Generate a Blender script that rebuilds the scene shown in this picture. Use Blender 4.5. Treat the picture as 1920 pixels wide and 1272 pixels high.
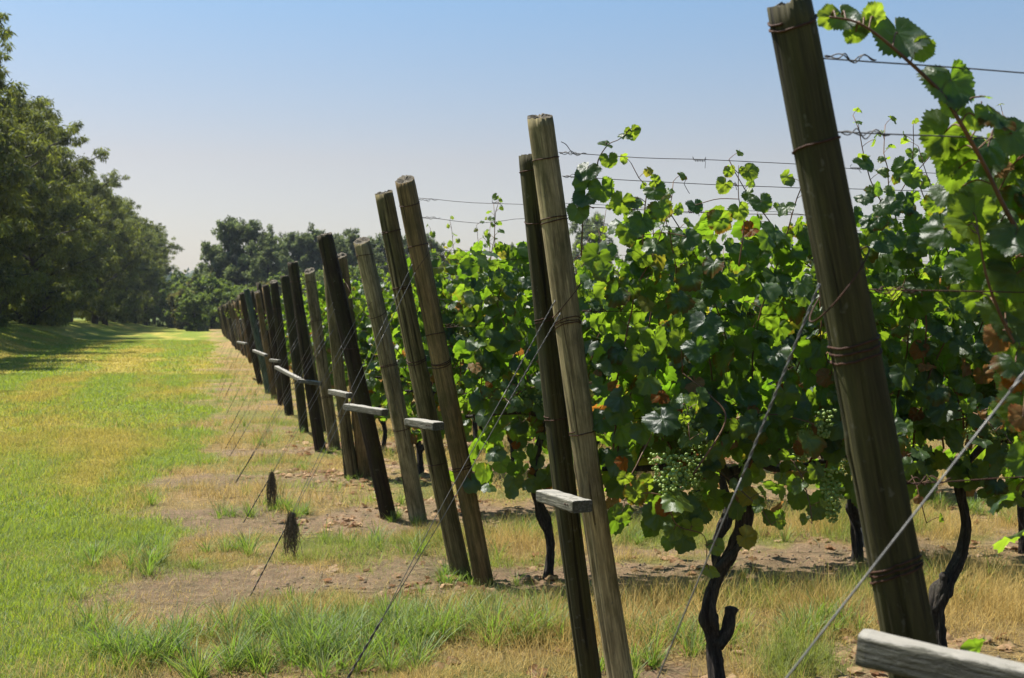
import bpy, math
import numpy as np
from mathutils import Vector, Matrix, Quaternion

for o in list(bpy.data.objects): bpy.data.objects.remove(o)
SC = bpy.context.scene
COL = SC.collection
R = math.radians

# ------------------------------------------------------------------ camera, sky, sun, exposure
F = 2200.0                       # focal length in photo pixels (photo is 1920 x 1272)
CAMH = 1.6
PITCH = math.atan(44 / F)
cam_d = bpy.data.cameras.new('camera'); cam = bpy.data.objects.new('camera', cam_d); COL.objects.link(cam)
cam.location = (0, 0, CAMH); cam.rotation_euler = (R(90) - PITCH, 0, 0)
cam_d.sensor_width = 36; cam_d.lens = F / 1920 * 36
cam_d.clip_start = 0.05; cam_d.clip_end = 6000
cam_d.dof.use_dof = True; cam_d.dof.focus_distance = 4.9; cam_d.dof.aperture_fstop = 7.0
SC.camera = cam
SUN = Vector((-.46, .22, 1.0)).normalized()
SUN_EL = math.asin(SUN.z); SUN_AZ = math.atan2(SUN.x, SUN.y)
W = bpy.data.worlds.new('World'); SC.world = W; W.use_nodes = True
nt = W.node_tree; bg = nt.nodes['Background']
sky = nt.nodes.new('ShaderNodeTexSky'); sky.sky_type = 'NISHITA'; sky.sun_disc = False
sky.sun_elevation = SUN_EL; sky.sun_rotation = SUN_AZ % (2 * math.pi)
sky.altitude = 50; sky.air_density = 1.0; sky.dust_density = 1.6; sky.ozone_density = 2.2
mulw = nt.nodes.new('ShaderNodeMix'); mulw.data_type = 'RGBA'; mulw.blend_type = 'MULTIPLY'
mulw.inputs[0].default_value = 1.0; mulw.inputs[7].default_value = (1.03, 1.06, 1.03, 1)
nt.links.new(sky.outputs[0], mulw.inputs[6])
# paler, greyer air low over the horizon, deeper blue higher up
geo_ = nt.nodes.new('ShaderNodeTexCoord'); sep_ = nt.nodes.new('ShaderNodeSeparateXYZ'); nt.links.new(geo_.outputs['Generated'], sep_.inputs[0])
rp_ = nt.nodes.new('ShaderNodeValToRGB'); e_ = rp_.color_ramp.elements
e_[0].position = .0; e_[0].color = (.50, .425, .42, 1); e_[1].position = .13; e_[1].color = (.555, .42, .37, 1)
for p_, c_ in ((.27, (.42, .475, .50, 1)), (.40, (.30, .495, .61, 1))):
    q_ = e_.new(p_); q_.color = c_
nt.links.new(sep_.outputs[2], rp_.inputs[0])
mul2 = nt.nodes.new('ShaderNodeMix'); mul2.data_type = 'RGBA'; mul2.blend_type = 'MULTIPLY'; mul2.inputs[0].default_value = 1
dbl = nt.nodes.new('ShaderNodeMix'); dbl.data_type = 'RGBA'; dbl.blend_type = 'ADD'; dbl.inputs[0].default_value = 1
nt.links.new(mulw.outputs[2], mul2.inputs[6]); nt.links.new(rp_.outputs[0], mul2.inputs[7])
nt.links.new(mul2.outputs[2], dbl.inputs[6]); nt.links.new(mul2.outputs[2], dbl.inputs[7]); nt.links.new(dbl.outputs[2], bg.inputs[0])
bg.inputs[1].default_value = 0.062
sl = bpy.data.lights.new('sun', 'SUN'); so = bpy.data.objects.new('sun', sl); COL.objects.link(so)
sl.energy = 5.0; sl.angle = R(0.53); sl.color = (1.0, 0.955, 0.88)
so.rotation_euler = SUN.to_track_quat('Z', 'Y').to_euler()
SC.view_settings.view_transform = 'Standard'; SC.view_settings.look = 'None'
SC.view_settings.exposure = 1.25; SC.view_settings.gamma = 1.0
SC.cycles.max_bounces = 8; SC.cycles.transparent_max_bounces = 8
SC.cycles.diffuse_bounces = 4; SC.cycles.transmission_bounces = 4; SC.cycles.glossy_bounces = 2

# ------------------------------------------------------------------ geometry helpers
HA = math.atan((960 - 385) / F)                  # headland direction, left of the view axis
CH, SH = math.cos(HA), math.sin(HA)
def HL(u, s): return (u * CH - s * SH, s * CH + u * SH)
def toUS(x, y): return (x * CH + y * SH, y * CH - x * SH)
def ray(px, py):
    dx = (px - 960) / F; dy = -(py - 636) / F
    v = Vector((dx, math.cos(PITCH) + dy * math.sin(PITCH), -math.sin(PITCH) + dy * math.cos(PITCH)))
    return v / v.y
def P(px, py, Z):
    r = ray(px, py); return Vector((r.x * Z, Z, CAMH + r.z * Z))
def G(px, py):
    r = ray(px, py); Z = -CAMH / r.z; return Vector((r.x * Z, Z, 0))

def hsh(ix, iy, seed):
    n = (ix.astype(np.int64) * 374761393 + iy.astype(np.int64) * 668265263 + seed * 1442695041) & 0xffffffff
    n = ((n ^ (n >> 13)) * 1274126177) & 0xffffffff
    n = (n ^ (n >> 16)) & 0xffffffff
    return n / 4294967295.0
def vn(x, y, seed=0):
    x = np.asarray(x, float); y = np.asarray(y, float)
    ix = np.floor(x); iy = np.floor(y); fx = x - ix; fy = y - iy
    fx = fx * fx * (3 - 2 * fx); fy = fy * fy * (3 - 2 * fy)
    a = hsh(ix, iy, seed); b = hsh(ix + 1, iy, seed); c = hsh(ix, iy + 1, seed); d = hsh(ix + 1, iy + 1, seed)
    return (a * (1 - fx) + b * fx) * (1 - fy) + (c * (1 - fx) + d * fx) * fy
def fbm(x, y, seed=0, oct=4):
    t = 0; a = .5; s = 0
    for k in range(oct):
        t = t + a * vn(x * 2 ** k, y * 2 ** k, seed + k * 17); s += a; a *= .55
    return t / s
def sst(a, b, x):
    t = np.clip((x - a) / (b - a), 0, 1); return t * t * (3 - 2 * t)

ROW0, RSP = 2.05, 2.4
def gh(x, y):
    """height of the ground"""
    x = np.asarray(x, float); y = np.asarray(y, float)
    u, s = toUS(x, y)
    h = 1.0 * sst(-7.0, -12.0, u) * sst(10, 40, s)
    h = h + (fbm(x * .9, y * .9, 3, 3) - .5) * .05
    near = np.exp(-((u - 1.3) / 2.2) ** 2)
    h = h + (fbm(x * 5, y * 5, 9, 3) - .5) * .03 * (sst(-1.2, -.2, u))
    far = np.hypot(x, y)
    h = h * np.where(far > 400, 0, 1)
    return h
def ghs(x, y): return float(gh(np.array([x]), np.array([y]))[0])

def band(u, s):
    """0 on the line of a vine row, 1 half way between two rows"""
    ph = ((s - ROW0) / RSP) % 1.0
    return 1 - 2 * np.abs(ph - .5) if False else (0.5 - 0.5 * np.cos(ph * 2 * np.pi))
def masks(x, y):
    u, s = toUS(np.asarray(x, float), np.asarray(y, float))
    edge = -.35 + (fbm(x * .7, y * .7, 21, 4) - .5) * 2.2 + np.clip((s - 8) / 40, 0, 1) * .75
    lawn = sst(.30, -.30, u - edge)
    b = np.clip(band(u, s + (fbm(x * .8, y * .8, 77, 3) - .5) * 1.1) , 0, 1)
    n = fbm(x * 1.9, y * 1.9, 5, 4)
    soil = (1 - lawn) * sst(.50, .2, b + (n - .5) * 1.9 + .45 * sst(9, 18, s))
    tufts = (1 - lawn) * sst(.35, .8, b) * sst(.45, .54, fbm(x * 1.7, y * 1.7, 31, 3) + .04 * sst(1.6, .2, u) - .05 * sst(1.6, 3, u))
    return u, s, lawn, b, soil, tufts

KT = {'vine_leaf': (.56, .79), 'grass_blade': (.96, .84), 'tree_foliage': (.72, .85), 'ground_soil_and_turf': (.95, 1)}
def mesh_np(name, V, groups, mats, attrs=None, smooth=True, matidx=None):
    """groups: list of int arrays (n,k)"""
    me = bpy.data.meshes.new(name)
    V = np.asarray(V, np.float32)
    me.vertices.add(len(V)); me.vertices.foreach_set('co', V.ravel())
    loops = np.concatenate([g.ravel() for g in groups]).astype(np.int32)
    sizes = np.concatenate([np.full(len(g), g.shape[1]) for g in groups]).astype(np.int32)
    starts = np.concatenate([[0], np.cumsum(sizes)[:-1]]).astype(np.int32)
    me.loops.add(len(loops)); me.loops.foreach_set('vertex_index', loops)
    me.polygons.add(len(sizes)); me.polygons.foreach_set('loop_start', starts)
    me.polygons.foreach_set('loop_total', sizes)
    if matidx is not None: me.polygons.foreach_set('material_index', np.asarray(matidx, np.int32))
    for k, a in (attrs or {}).items():
        a = np.asarray(a, np.float32)
        if k in ('tint', 'trans') and not isinstance(mats, (list, tuple)): a = a * KT.get(mats.name, (1, 1))[k == 'trans']
        if a.ndim == 2:
            if a.shape[1] == 3: a = np.concatenate([a, np.ones((len(a), 1), np.float32)], 1)
            at = me.attributes.new(k, 'FLOAT_COLOR', 'POINT'); at.data.foreach_set('color', a.ravel())
        else:
            at = me.attributes.new(k, 'FLOAT', 'POINT'); at.data.foreach_set('value', a.ravel())
    me.update(calc_edges=True)
    me.polygons.foreach_set('use_smooth', np.full(len(sizes), smooth))
    for m in (mats if isinstance(mats, (list, tuple)) else [mats]): me.materials.append(m)
    return me

class MB:
    def __init__(s): s.V = []; s.Q = []; s.T = []; s.n = 0; s.A = []
    def add(s, V, Q=None, T=None, a=None):
        V = np.asarray(V, float)
        s.V.append(V)
        if Q is not None and len(Q): s.Q.append(np.asarray(Q) + s.n)
        if T is not None and len(T): s.T.append(np.asarray(T) + s.n)
        s.A.append(np.full(len(V), 0.0) if a is None else np.broadcast_to(a, (len(V),)).astype(float))
        s.n += len(V)
    def mesh(s, name, mat, smooth=True, xf=None):
        V = np.concatenate(s.V); g = []
        if xf is not None: V = V @ np.array(xf.to_3x3()).T + np.array(xf.translation)
        if s.Q: g.append(np.concatenate(s.Q))
        if s.T: g.append(np.concatenate(s.T))
        return mesh_np(name, V, g, mat, {'var': np.concatenate(s.A)}, smooth)

def link(name, me, parent=None, loc=None, rot=None, scale=None, color=None):
    o = bpy.data.objects.new(name, me); COL.objects.link(o)
    if parent is not None: o.parent = parent
    if loc is not None: o.location = loc
    if rot is not None: o.rotation_euler = rot
    if scale is not None: o.scale = scale
    if color is not None: o.color = color
    return o
def tag(o, label=None, cat=None, group=None, kind=None):
    if label: o['label'] = label
    if cat: o['category'] = cat
    if group: o['group'] = group
    if kind: o['kind'] = kind
    return o
def empty(name, loc=(0, 0, 0), rz=0):
    o = bpy.data.objects.new(name, None); COL.objects.link(o); o.location = loc; o.rotation_euler = (0, 0, rz)
    o.empty_display_size = .1
    return o

def frames(pts):
    pts = np.asarray(pts, float); n = len(pts)
    T = np.gradient(pts, axis=0); T /= np.linalg.norm(T, axis=1)[:, None] + 1e-9
    up = np.array([0, 0, 1.]) if abs(T[0][2]) < .9 else np.array([1., 0, 0])
    N = np.zeros_like(T); v = up - T[0] * (up @ T[0]); N[0] = v / np.linalg.norm(v)
    for i in range(1, n):
        v = N[i - 1] - T[i] * (N[i - 1] @ T[i]); N[i] = v / (np.linalg.norm(v) + 1e-9)
    return T, N, np.cross(T, N)
def smoothpath(pts, n):
    """Catmull-Rom through pts"""
    p = np.asarray(pts, float); p = np.vstack([2 * p[0] - p[1], p, 2 * p[-1] - p[-2]])
    m = len(p) - 3; t = np.linspace(0, m - 1e-6, n); i = t.astype(int); f = (t - i)[:, None]
    a, b, c, d = p[i], p[i + 1], p[i + 2], p[i + 3]
    return .5 * (2 * b + (c - a) * f + (2 * a - 5 * b + 4 * c - d) * f ** 2 + (3 * b - a - 3 * c + d) * f ** 3)
def tube(mb, pts, rad, k=6, cap=True, ridge=0, seed=0, a=None):
    pts = np.asarray(pts, float); n = len(pts); rad = np.broadcast_to(rad, (n,)).astype(float)
    T, N, B = frames(pts); th = np.arange(k) * 2 * np.pi / k
    rr = np.repeat(rad[:, None], k, 1)
    if ridge:
        L = np.concatenate([[0], np.cumsum(np.linalg.norm(np.diff(pts, axis=0), axis=1))])
        tw = th[None, :] + L[:, None] * 2.5
        rr = rr * (1 + ridge * (vn(np.cos(tw) * 3 + 40, np.sin(tw) * 3 + L[:, None] * 3.0, seed) - .5) * 2
                   + ridge * .8 * (vn(np.cos(tw) * 7 + 10, np.sin(tw) * 7 + L[:, None] * 9, seed + 5) - .5) * 2)
    V = pts[:, None] + rr[..., None] * (np.cos(th)[None, :, None] * N[:, None] + np.sin(th)[None, :, None] * B[:, None])
    V = V.reshape(-1, 3); i = np.arange(n - 1)[:, None] * k; j = np.arange(k)[None]
    Q = np.stack([i + j, i + (j + 1) % k, i + k + (j + 1) % k, i + k + j], -1).reshape(-1, 4)
    Tt = None
    if cap:
        V = np.vstack([V, pts[0], pts[-1]]); c0 = n * k; jj = np.arange(k)
        Tt = np.vstack([np.stack([(jj + 1) % k, jj, np.full(k, c0)], 1),
                        np.stack([(n - 1) * k + jj, (n - 1) * k + (jj + 1) % k, np.full(k, c0 + 1)], 1)])
    mb.add(V, Q, Tt, a)
def twisted(mb, a, b, rad, strands=2, pitch=.03, k=5, sag=0):
    a = np.array(a, float); b = np.array(b, float); L = np.linalg.norm(b - a); n = max(8, int(L / pitch * 6))
    t = np.linspace(0, 1, n); base = a + (b - a) * t[:, None]; base[:, 2] -= sag * 4 * t * (1 - t)
    T, N, B = frames(base)
    for s in range(strands):
        ph = t * L / pitch * 2 * np.pi + s * 2 * np.pi / strands
        tube(mb, base + rad * (np.cos(ph)[:, None] * N + np.sin(ph)[:, None] * B), rad, k)

# ------------------------------------------------------------------ materials
def mat(name):
    m = bpy.data.materials.new(name); m.use_nodes = True; n = m.node_tree
    b = n.nodes['Principled BSDF']; return m, n, b
def N_(nt, t, **kw):
    n = nt.nodes.new(t)
    for k, v in kw.items():
        if k.startswith('i'): n.inputs[int(k[1:])].default_value = v
        else: setattr(n, k, v)
    return n
def ramp(nt, src, stops, interp='LINEAR'):
    r = nt.nodes.new('ShaderNodeValToRGB'); r.color_ramp.interpolation = interp
    e = r.color_ramp.elements
    while len(e) < len(stops): e.new(.5)
    for q, (p, c) in zip(e, stops):
        q.position = p; q.color = (*c, 1) if len(c) == 3 else c
    nt.links.new(src, r.inputs[0]); return r.outputs[0]
def noise(nt, vec, scale, detail=4, rough=.6, out=0, dist=0):
    n = nt.nodes.new('ShaderNodeTexNoise'); n.inputs['Scale'].default_value = scale
    n.inputs['Detail'].default_value = detail; n.inputs['Roughness'].default_value = rough
    n.inputs['Distortion'].default_value = dist
    if vec is not None: nt.links.new(vec, n.inputs['Vector'])
    return n.outputs[out]
def mapping(nt, vec, scale=(1, 1, 1), rnd=False):
    m = nt.nodes.new('ShaderNodeMapping'); m.inputs['Scale'].default_value = scale
    nt.links.new(vec, m.inputs['Vector'])
    if rnd:
        oi = nt.nodes.new('ShaderNodeObjectInfo'); mu = N_(nt, 'ShaderNodeMath', operation='MULTIPLY'); mu.inputs[1].default_value = 37
        nt.links.new(oi.outputs['Random'], mu.inputs[0]); nt.links.new(mu.outputs[0], m.inputs['Location'])
    return m.outputs[0]
def mixc(nt, fac, a, b, mode='MIX'):
    m = nt.nodes.new('ShaderNodeMix'); m.data_type = 'RGBA'; m.blend_type = mode
    for s, v in ((0, fac), (6, a), (7, b)):
        if hasattr(v, 'links'): nt.links.new(v, m.inputs[s])
        elif s == 0: m.inputs[0].default_value = v
        else: m.inputs[s].default_value = (*v, 1) if len(v) == 3 else v
    return m.outputs[2]
def bump(nt, h, bsdf, strength=.5, dist=.01):
    b = nt.nodes.new('ShaderNodeBump'); b.inputs['Strength'].default_value = strength
    b.inputs['Distance'].default_value = dist; nt.links.new(h, b.inputs['Height']); nt.links.new(b.outputs[0], bsdf.inputs['Normal'])

def attr(nt, name, out='Color'):
    a = nt.nodes.new('ShaderNodeAttribute'); a.attribute_name = name; return a.outputs[out]
# weathered post timber; the object's own colour sets the tone of the wood
def wood_mat(name, algae=(.034, .036, .006), kalg=1.0):
    m, n, b = mat(name)
    tc = n.nodes.new('ShaderNodeTexCoord').outputs['Object']
    oi = n.nodes.new('ShaderNodeObjectInfo').outputs['Color']
    g = mapping(n, tc, (1, 1, .045), True); g2 = mapping(n, tc, (1, 1, .35), True)
    grain = noise(n, g, 95, 5, .7); big = noise(n, g2, 10, 5, .7)
    crack = ramp(n, noise(n, mapping(n, tc, (1, 1, .03), True), 48, 3, .55), [(.34, (0, 0, 0)), (.40, (1, 1, 1))])
    c = mixc(n, 1.0, oi, ramp(n, grain, [(.32, (.42, .39, .35)), (.5, (.95, .93, .9)), (.68, (1.65, 1.62, 1.55))]), 'MULTIPLY')
    c = mixc(n, ramp(n, big, [(.42, (0, 0, 0)), (.70, (kalg * .8,) * 3)]), c, algae)
    c = mixc(n, 1.0, c, ramp(n, noise(n, g2, 4, 5, .7), [(.35, (.62, .59, .55)), (.65, (1.22, 1.2, 1.16))]), 'MULTIPLY')
    c = mixc(n, ramp(n, noise(n, tc, 38, 2), [(.66, (0, 0, 0)), (.74, (.6, .6, .6))]), c, (.09, .085, .06))
    c = mixc(n, 1.0, c, ramp(n, crack, [(0, (.3, .28, .25)), (1, (1, 1, 1))]), 'MULTIPLY')
    n.links.new(c, b.inputs['Base Color']); b.inputs['Roughness'].default_value = .85
    b.inputs['Specular IOR Level'].default_value = .25
    h = N_(n, 'ShaderNodeMath', operation='ADD'); n.links.new(grain, h.inputs[0]); n.links.new(crack, h.inputs[1])
    bump(n, h.outputs[0], b, .7, .004)
    return m
M_post = wood_mat('post_wood')
def end_mat():
    m, n, b = mat('sawn_end_grain')
    tc = n.nodes.new('ShaderNodeTexCoord').outputs['Object']
    g = noise(n, tc, 130, 4, .7); k = noise(n, tc, 45, 3)
    c = ramp(n, g, [(.3, (.04, .03, .02)), (.5, (.10, .08, .05)), (.72, (.18, .15, .095))])
    c = mixc(n, ramp(n, k, [(.45, (0, 0, 0)), (.6, (.8, .8, .8))]), c, (.07, .055, .035))
    n.links.new(c, b.inputs['Base Color']); b.inputs['Roughness'].default_value = .9; bump(n, g, b, .8, .005); return m
M_end = end_mat()
def plank_mat():
    m, n, b = mat('plank_wood')
    tc = n.nodes.new('ShaderNodeTexCoord').outputs['Object']
    g = mapping(n, tc, (.08, 1, 1), True)
    grain = noise(n, g, 120, 5, .7); spots = noise(n, mapping(n, tc, (.4, 1, 1), True), 60, 4, .7)
    c = ramp(n, grain, [(.3, (.02, .018, .011)), (.5, (.06, .055, .035)), (.7, (.15, .14, .10))])
    c = mixc(n, ramp(n, spots, [(.48, (0, 0, 0)), (.6, (.85, .85, .85))]), c, (.040, .036, .014))
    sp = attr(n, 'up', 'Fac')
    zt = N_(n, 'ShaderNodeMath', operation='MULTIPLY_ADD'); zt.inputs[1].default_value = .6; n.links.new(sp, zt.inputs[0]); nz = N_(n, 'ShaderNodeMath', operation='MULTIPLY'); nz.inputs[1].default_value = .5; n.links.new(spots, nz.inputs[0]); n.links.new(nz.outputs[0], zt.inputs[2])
    c = mixc(n, ramp(n, zt.outputs[0], [(.72, (0, 0, 0)), (.80, (.9, .9, .9))]), c, mixc(n, .62, c, (.36, .33, .28)))  # board top bleached paler, sides dark: also paints in sunlit and shaded faces
    n.links.new(c, b.inputs['Base Color']); b.inputs['Roughness'].default_value = .8
    h = N_(n, 'ShaderNodeMath', operation='ADD'); n.links.new(grain, h.inputs[0]); n.links.new(spots, h.inputs[1])
    bump(n, h.outputs[0], b, .9, .006); return m
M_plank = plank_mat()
def bark_mat():
    m, n, b = mat('vine_bark')
    tc = n.nodes.new('ShaderNodeTexCoord').outputs['Object']
    g = noise(n, mapping(n, tc, (1, 1, .15)), 90, 5, .75); k = noise(n, tc, 9, 3)
    c = ramp(n, g, [(.32, (.008, .006, .004)), (.5, (.03, .022, .016)), (.72, (.10, .08, .06))])
    c = mixc(n, ramp(n, k, [(.5, (0, 0, 0)), (.7, (.5, .5, .5))]), c, (.045, .045, .02))
    n.links.new(c, b.inputs['Base Color']); b.inputs['Roughness'].default_value = .9
    bump(n, g, b, 1.0, .02); return m
M_bark = bark_mat()
def simple(name, col, rough=.7, metal=0, var=.35, scale=40, spec=.3):
    m, n, b = mat(name); tc = n.nodes.new('ShaderNodeTexCoord').outputs['Object']
    g = noise(n, tc, scale, 4, .65)
    c = mixc(n, 1.0, col, ramp(n, g, [(.3, (1 - var,) * 3), (.7, (1 + var,) * 3)]), 'MULTIPLY')
    n.links.new(c, b.inputs['Base Color']); b.inputs['Roughness'].default_value = rough
    b.inputs['Metallic'].default_value = metal; b.inputs['Specular IOR Level'].default_value = spec
    return m
M_rust = simple('rusty_wire', (.045, .019, .010), .75, .2, .6, 60)
M_galv = simple('galvanised_wire', (.13, .125, .115), .5, .4, .3, 80)
M_dullwire = simple('dull_wire', (.07, .065, .06), .6, .4, .4, 80)
M_cane = simple('green_brown_cane', (.10, .050, .022), .55, 0, .45, 14)
M_bundle = simple('dry_fibre', (.13, .10, .06), .95, 0, .6, 90)
M_pipe = simple('grey_pipe', (.20, .21, .23), .5, 0, .25, 20)
def leaf_mat(name, gloss=.42, trf=.5, veins=True, spec=.5):
    m, n, b = mat(name)
    tint = attr(n, 'tint'); trans = attr(n, 'trans')
    tc = n.nodes.new('ShaderNodeTexCoord').outputs['Object']
    blot = noise(n, tc, 55, 3)
    c = mixc(n, 1.0, tint, ramp(n, blot, [(.3, (.72, .74, .7)), (.7, (1.25, 1.22, 1.2))]), 'MULTIPLY')
    t = trans
    if veins:
        v = attr(n, 'vein', 'Fac')
        vr = ramp(n, v, [(.0, (0, 0, 0)), (1.0, (.75, .75, .75))])
        c = mixc(n, vr, c, mixc(n, .5, tint, (.16, .24, .08)))
        t = mixc(n, vr, trans, mixc(n, 1.0, trans, (.42, .5, .4), 'MULTIPLY'))
    geo = n.nodes.new('ShaderNodeNewGeometry').outputs['Backfacing']
    c = mixc(n, geo, c, mixc(n, .45, c, (.12, .17, .09)))
    n.links.new(c, b.inputs['Base Color']); b.inputs['Roughness'].default_value = gloss
    sc_ = n.nodes.new('ShaderNodeSeparateColor'); n.links.new(tint, sc_.inputs[0])
    df = N_(n, 'ShaderNodeMath', operation='SUBTRACT'); n.links.new(sc_.outputs[1], df.inputs[0]); n.links.new(sc_.outputs[0], df.inputs[1])
    n.links.new(ramp(n, df.outputs[0], [(0, (.06,) * 3), (.008, (spec,) * 3)]), b.inputs['Specular IOR Level'])
    tr = n.nodes.new('ShaderNodeBsdfTranslucent'); n.links.new(t, tr.inputs[0])
    mx = n.nodes.new('ShaderNodeMixShader'); mx.inputs[0].default_value = trf
    n.links.new(b.outputs[0], mx.inputs[1]); n.links.new(tr.outputs[0], mx.inputs[2])
    n.links.new(mx.outputs[0], n.nodes['Material Output'].inputs[0])
    if veins: bump(n, noise(n, tc, 160, 2), b, .35, .004)
    return m
M_leaf = leaf_mat('vine_leaf', .42, .5, spec=.42)
M_grass = leaf_mat('grass_blade', .55, .4, False, .3)
M_tree = leaf_mat('tree_foliage', .6, .4, False, .25)
def grape_mat():
    m, n, b = mat('green_grape')
    v = attr(n, 'var', 'Fac')
    n.links.new(ramp(n, v, [(0, (.13, .20, .04)), (1, (.28, .34, .09))]), b.inputs['Base Color'])
    b.inputs['Roughness'].default_value = .38
    tr = n.nodes.new('ShaderNodeBsdfTranslucent'); tr.inputs[0].default_value = (.45, .6, .12, 1)
    mx = n.nodes.new('ShaderNodeMixShader'); mx.inputs[0].default_value = .3
    n.links.new(b.outputs[0], mx.inputs[1]); n.links.new(tr.outputs[0], mx.inputs[2])
    n.links.new(mx.outputs[0], n.nodes['Material Output'].inputs[0]); return m
M_grape = grape_mat()
def ground_mat():
    m, n, b = mat('ground_soil_and_turf')
    tc = n.nodes.new('ShaderNodeTexCoord').outputs['Object']
    tint = attr(n, 'tint')
    f1 = noise(n, tc, 70, 5, .75); f2 = noise(n, tc, 9, 4, .6); f3 = noise(n, tc, 1.1, 4, .6)
    c = mixc(n, 1.0, tint, ramp(n, f1, [(.25, (.45, .44, .42)), (.5, (1, 1, 1)), (.75, (1.6, 1.55, 1.45))]), 'MULTIPLY')
    c = mixc(n, 1.0, c, ramp(n, f2, [(.3, (.72, .74, .72)), (.7, (1.28, 1.24, 1.2))]), 'MULTIPLY')
    c = mixc(n, 1.0, c, ramp(n, f3, [(.3, (.85, .9, .8)), (.7, (1.16, 1.1, 1.15))]), 'MULTIPLY')
    n.links.new(c, b.inputs['Base Color']); b.inputs['Roughness'].default_value = .95
    b.inputs['Specular IOR Level'].default_value = .1
    bump(n, f1, b, 1.0, .035); return m
M_ground = ground_mat()

# ------------------------------------------------------------------ ground
def ground_color(x, y):
    u, s, lawn, b, soil, tufts = masks(x, y)
    n1 = fbm(x * .35, y * .35, 41, 4); n2 = fbm(x * 1.2, y * 1.2, 43, 4)
    us = fbm(u * .9, s * .16, 47, 3)                  # streaks along the mown track
    dry = sst(.50, .76, .35 * n1 + .65 * us + .10 * (n2 - .5) + .05 * sst(15, 50, s) + .11 * np.exp(-((u + 2.7) / .8) ** 2))
    g = np.array([.145, .185, .026]); yl = np.array([.36, .29, .070])
    lawnc = g + (yl - g) * dry[..., None]
    so = np.array([.225, .158, .098]) * (.8 + .45 * n2[..., None])
    straw = np.array([.27, .19, .085]); gr = np.array([.15, .17, .04])
    sc = straw + (gr - straw) * sst(.5, .62, n2)[..., None] * .7
    other = sc + (so - sc) * soil[..., None]
    c = other + (lawnc - other) * lawn[..., None]
    far = sst(120, 260, np.hypot(x, y))[..., None]
    return c * (1 - far) + np.array([.10, .13, .04]) * far
def build_ground():
    a = np.concatenate([np.linspace(-180, -40, 36)[:-1], np.linspace(-40, 36, 300), np.linspace(36, 180, 36)[1:-1]])
    r = np.concatenate([np.linspace(.02, 4, 50)[:-1], np.geomspace(4, 60, 420)[:-1], np.geomspace(60, 5000, 90)])
    A, Rr = np.meshgrid(np.radians(a), r); x = Rr * np.sin(A); y = Rr * np.cos(A); z = gh(x, y)
    na, nr = len(a), len(r); V = np.stack([x, y, z], -1).reshape(-1, 3)
    i = np.arange(nr - 1)[:, None] * na; j = np.arange(na)[None]
    Q = np.stack([i + j, i + (j + 1) % na, i + na + (j + 1) % na, i + na + j], -1).reshape(-1, 4)
    me = mesh_np('ground', V, [Q], M_ground, {'tint': ground_color(x, y).reshape(-1, 3)})
    tag(link('ground', me), kind='structure')
build_ground()

# ------------------------------------------------------------------ grass
rng = np.random.default_rng(7)
def blades(name, x, y, h, w, lean, bend, tint, trans, segs=2, az=None, zoff=0, label='', cat='grass'):
    n = len(x); z = gh(x, y) - .004 + zoff
    az = rng.uniform(0, 2 * np.pi, n) if az is None else az
    d = np.stack([np.cos(az), np.sin(az), np.zeros(n)], 1); fa = az + rng.normal(0, .6, n) + np.pi / 2
    wd = np.stack([np.cos(fa), np.sin(fa), np.zeros(n)], 1)
    base = np.stack([x, y, z], 1); vs = []
    for k in range(segs + 1):
        t = k / segs
        ang = lean + bend * t
        # integrate roughly
        p = base + d * (h * t * np.sin(lean + bend * t * .5))[:, None] + np.array([0, 0, 1.]) * (h * t * np.cos(np.clip(lean + bend * t * .5, 0, 2.6)))[:, None]
        if k == segs: vs.append(p[:, None])
        else:
            ww = (w * (1 - .55 * t) * .5)[:, None]
            vs.append(np.stack([p - wd * ww, p + wd * ww], 1))
    V = np.concatenate(vs, 1); m = V.shape[1]; V = V.reshape(-1, 3)
    o = (np.arange(n) * m)[:, None]; G_ = []
    for k in range(segs - 1):
        G_.append(o + np.array([[2 * k, 2 * k + 1, 2 * k + 3, 2 * k + 2]]))
    k = segs - 1; T = o + np.array([[2 * k, 2 * k + 1, 2 * k + 2]])
    groups = ([np.concatenate(G_)] if G_ else []) + [T]
    me = mesh_np(name, V, groups, M_grass, {'tint': np.repeat(tint, m, 0), 'trans': np.repeat(trans, m, 0)}, True)
    return tag(link(name, me), label, cat, kind='stuff')
def sample(n, zmin, zmax, p=1.0, aL=-27, aR=27):
    """points in the view wedge, uniform in area"""
    Z = np.sqrt(rng.uniform(zmin ** 2, zmax ** 2, n)); a = np.tan(np.radians(aL)) + rng.uniform(0, 1, n) * (np.tan(np.radians(aR)) - np.tan(np.radians(aL)))
    return a * Z, Z
def colmix(a, b, t): return np.array(a) + (np.array(b) - np.array(a)) * t[:, None]

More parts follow.
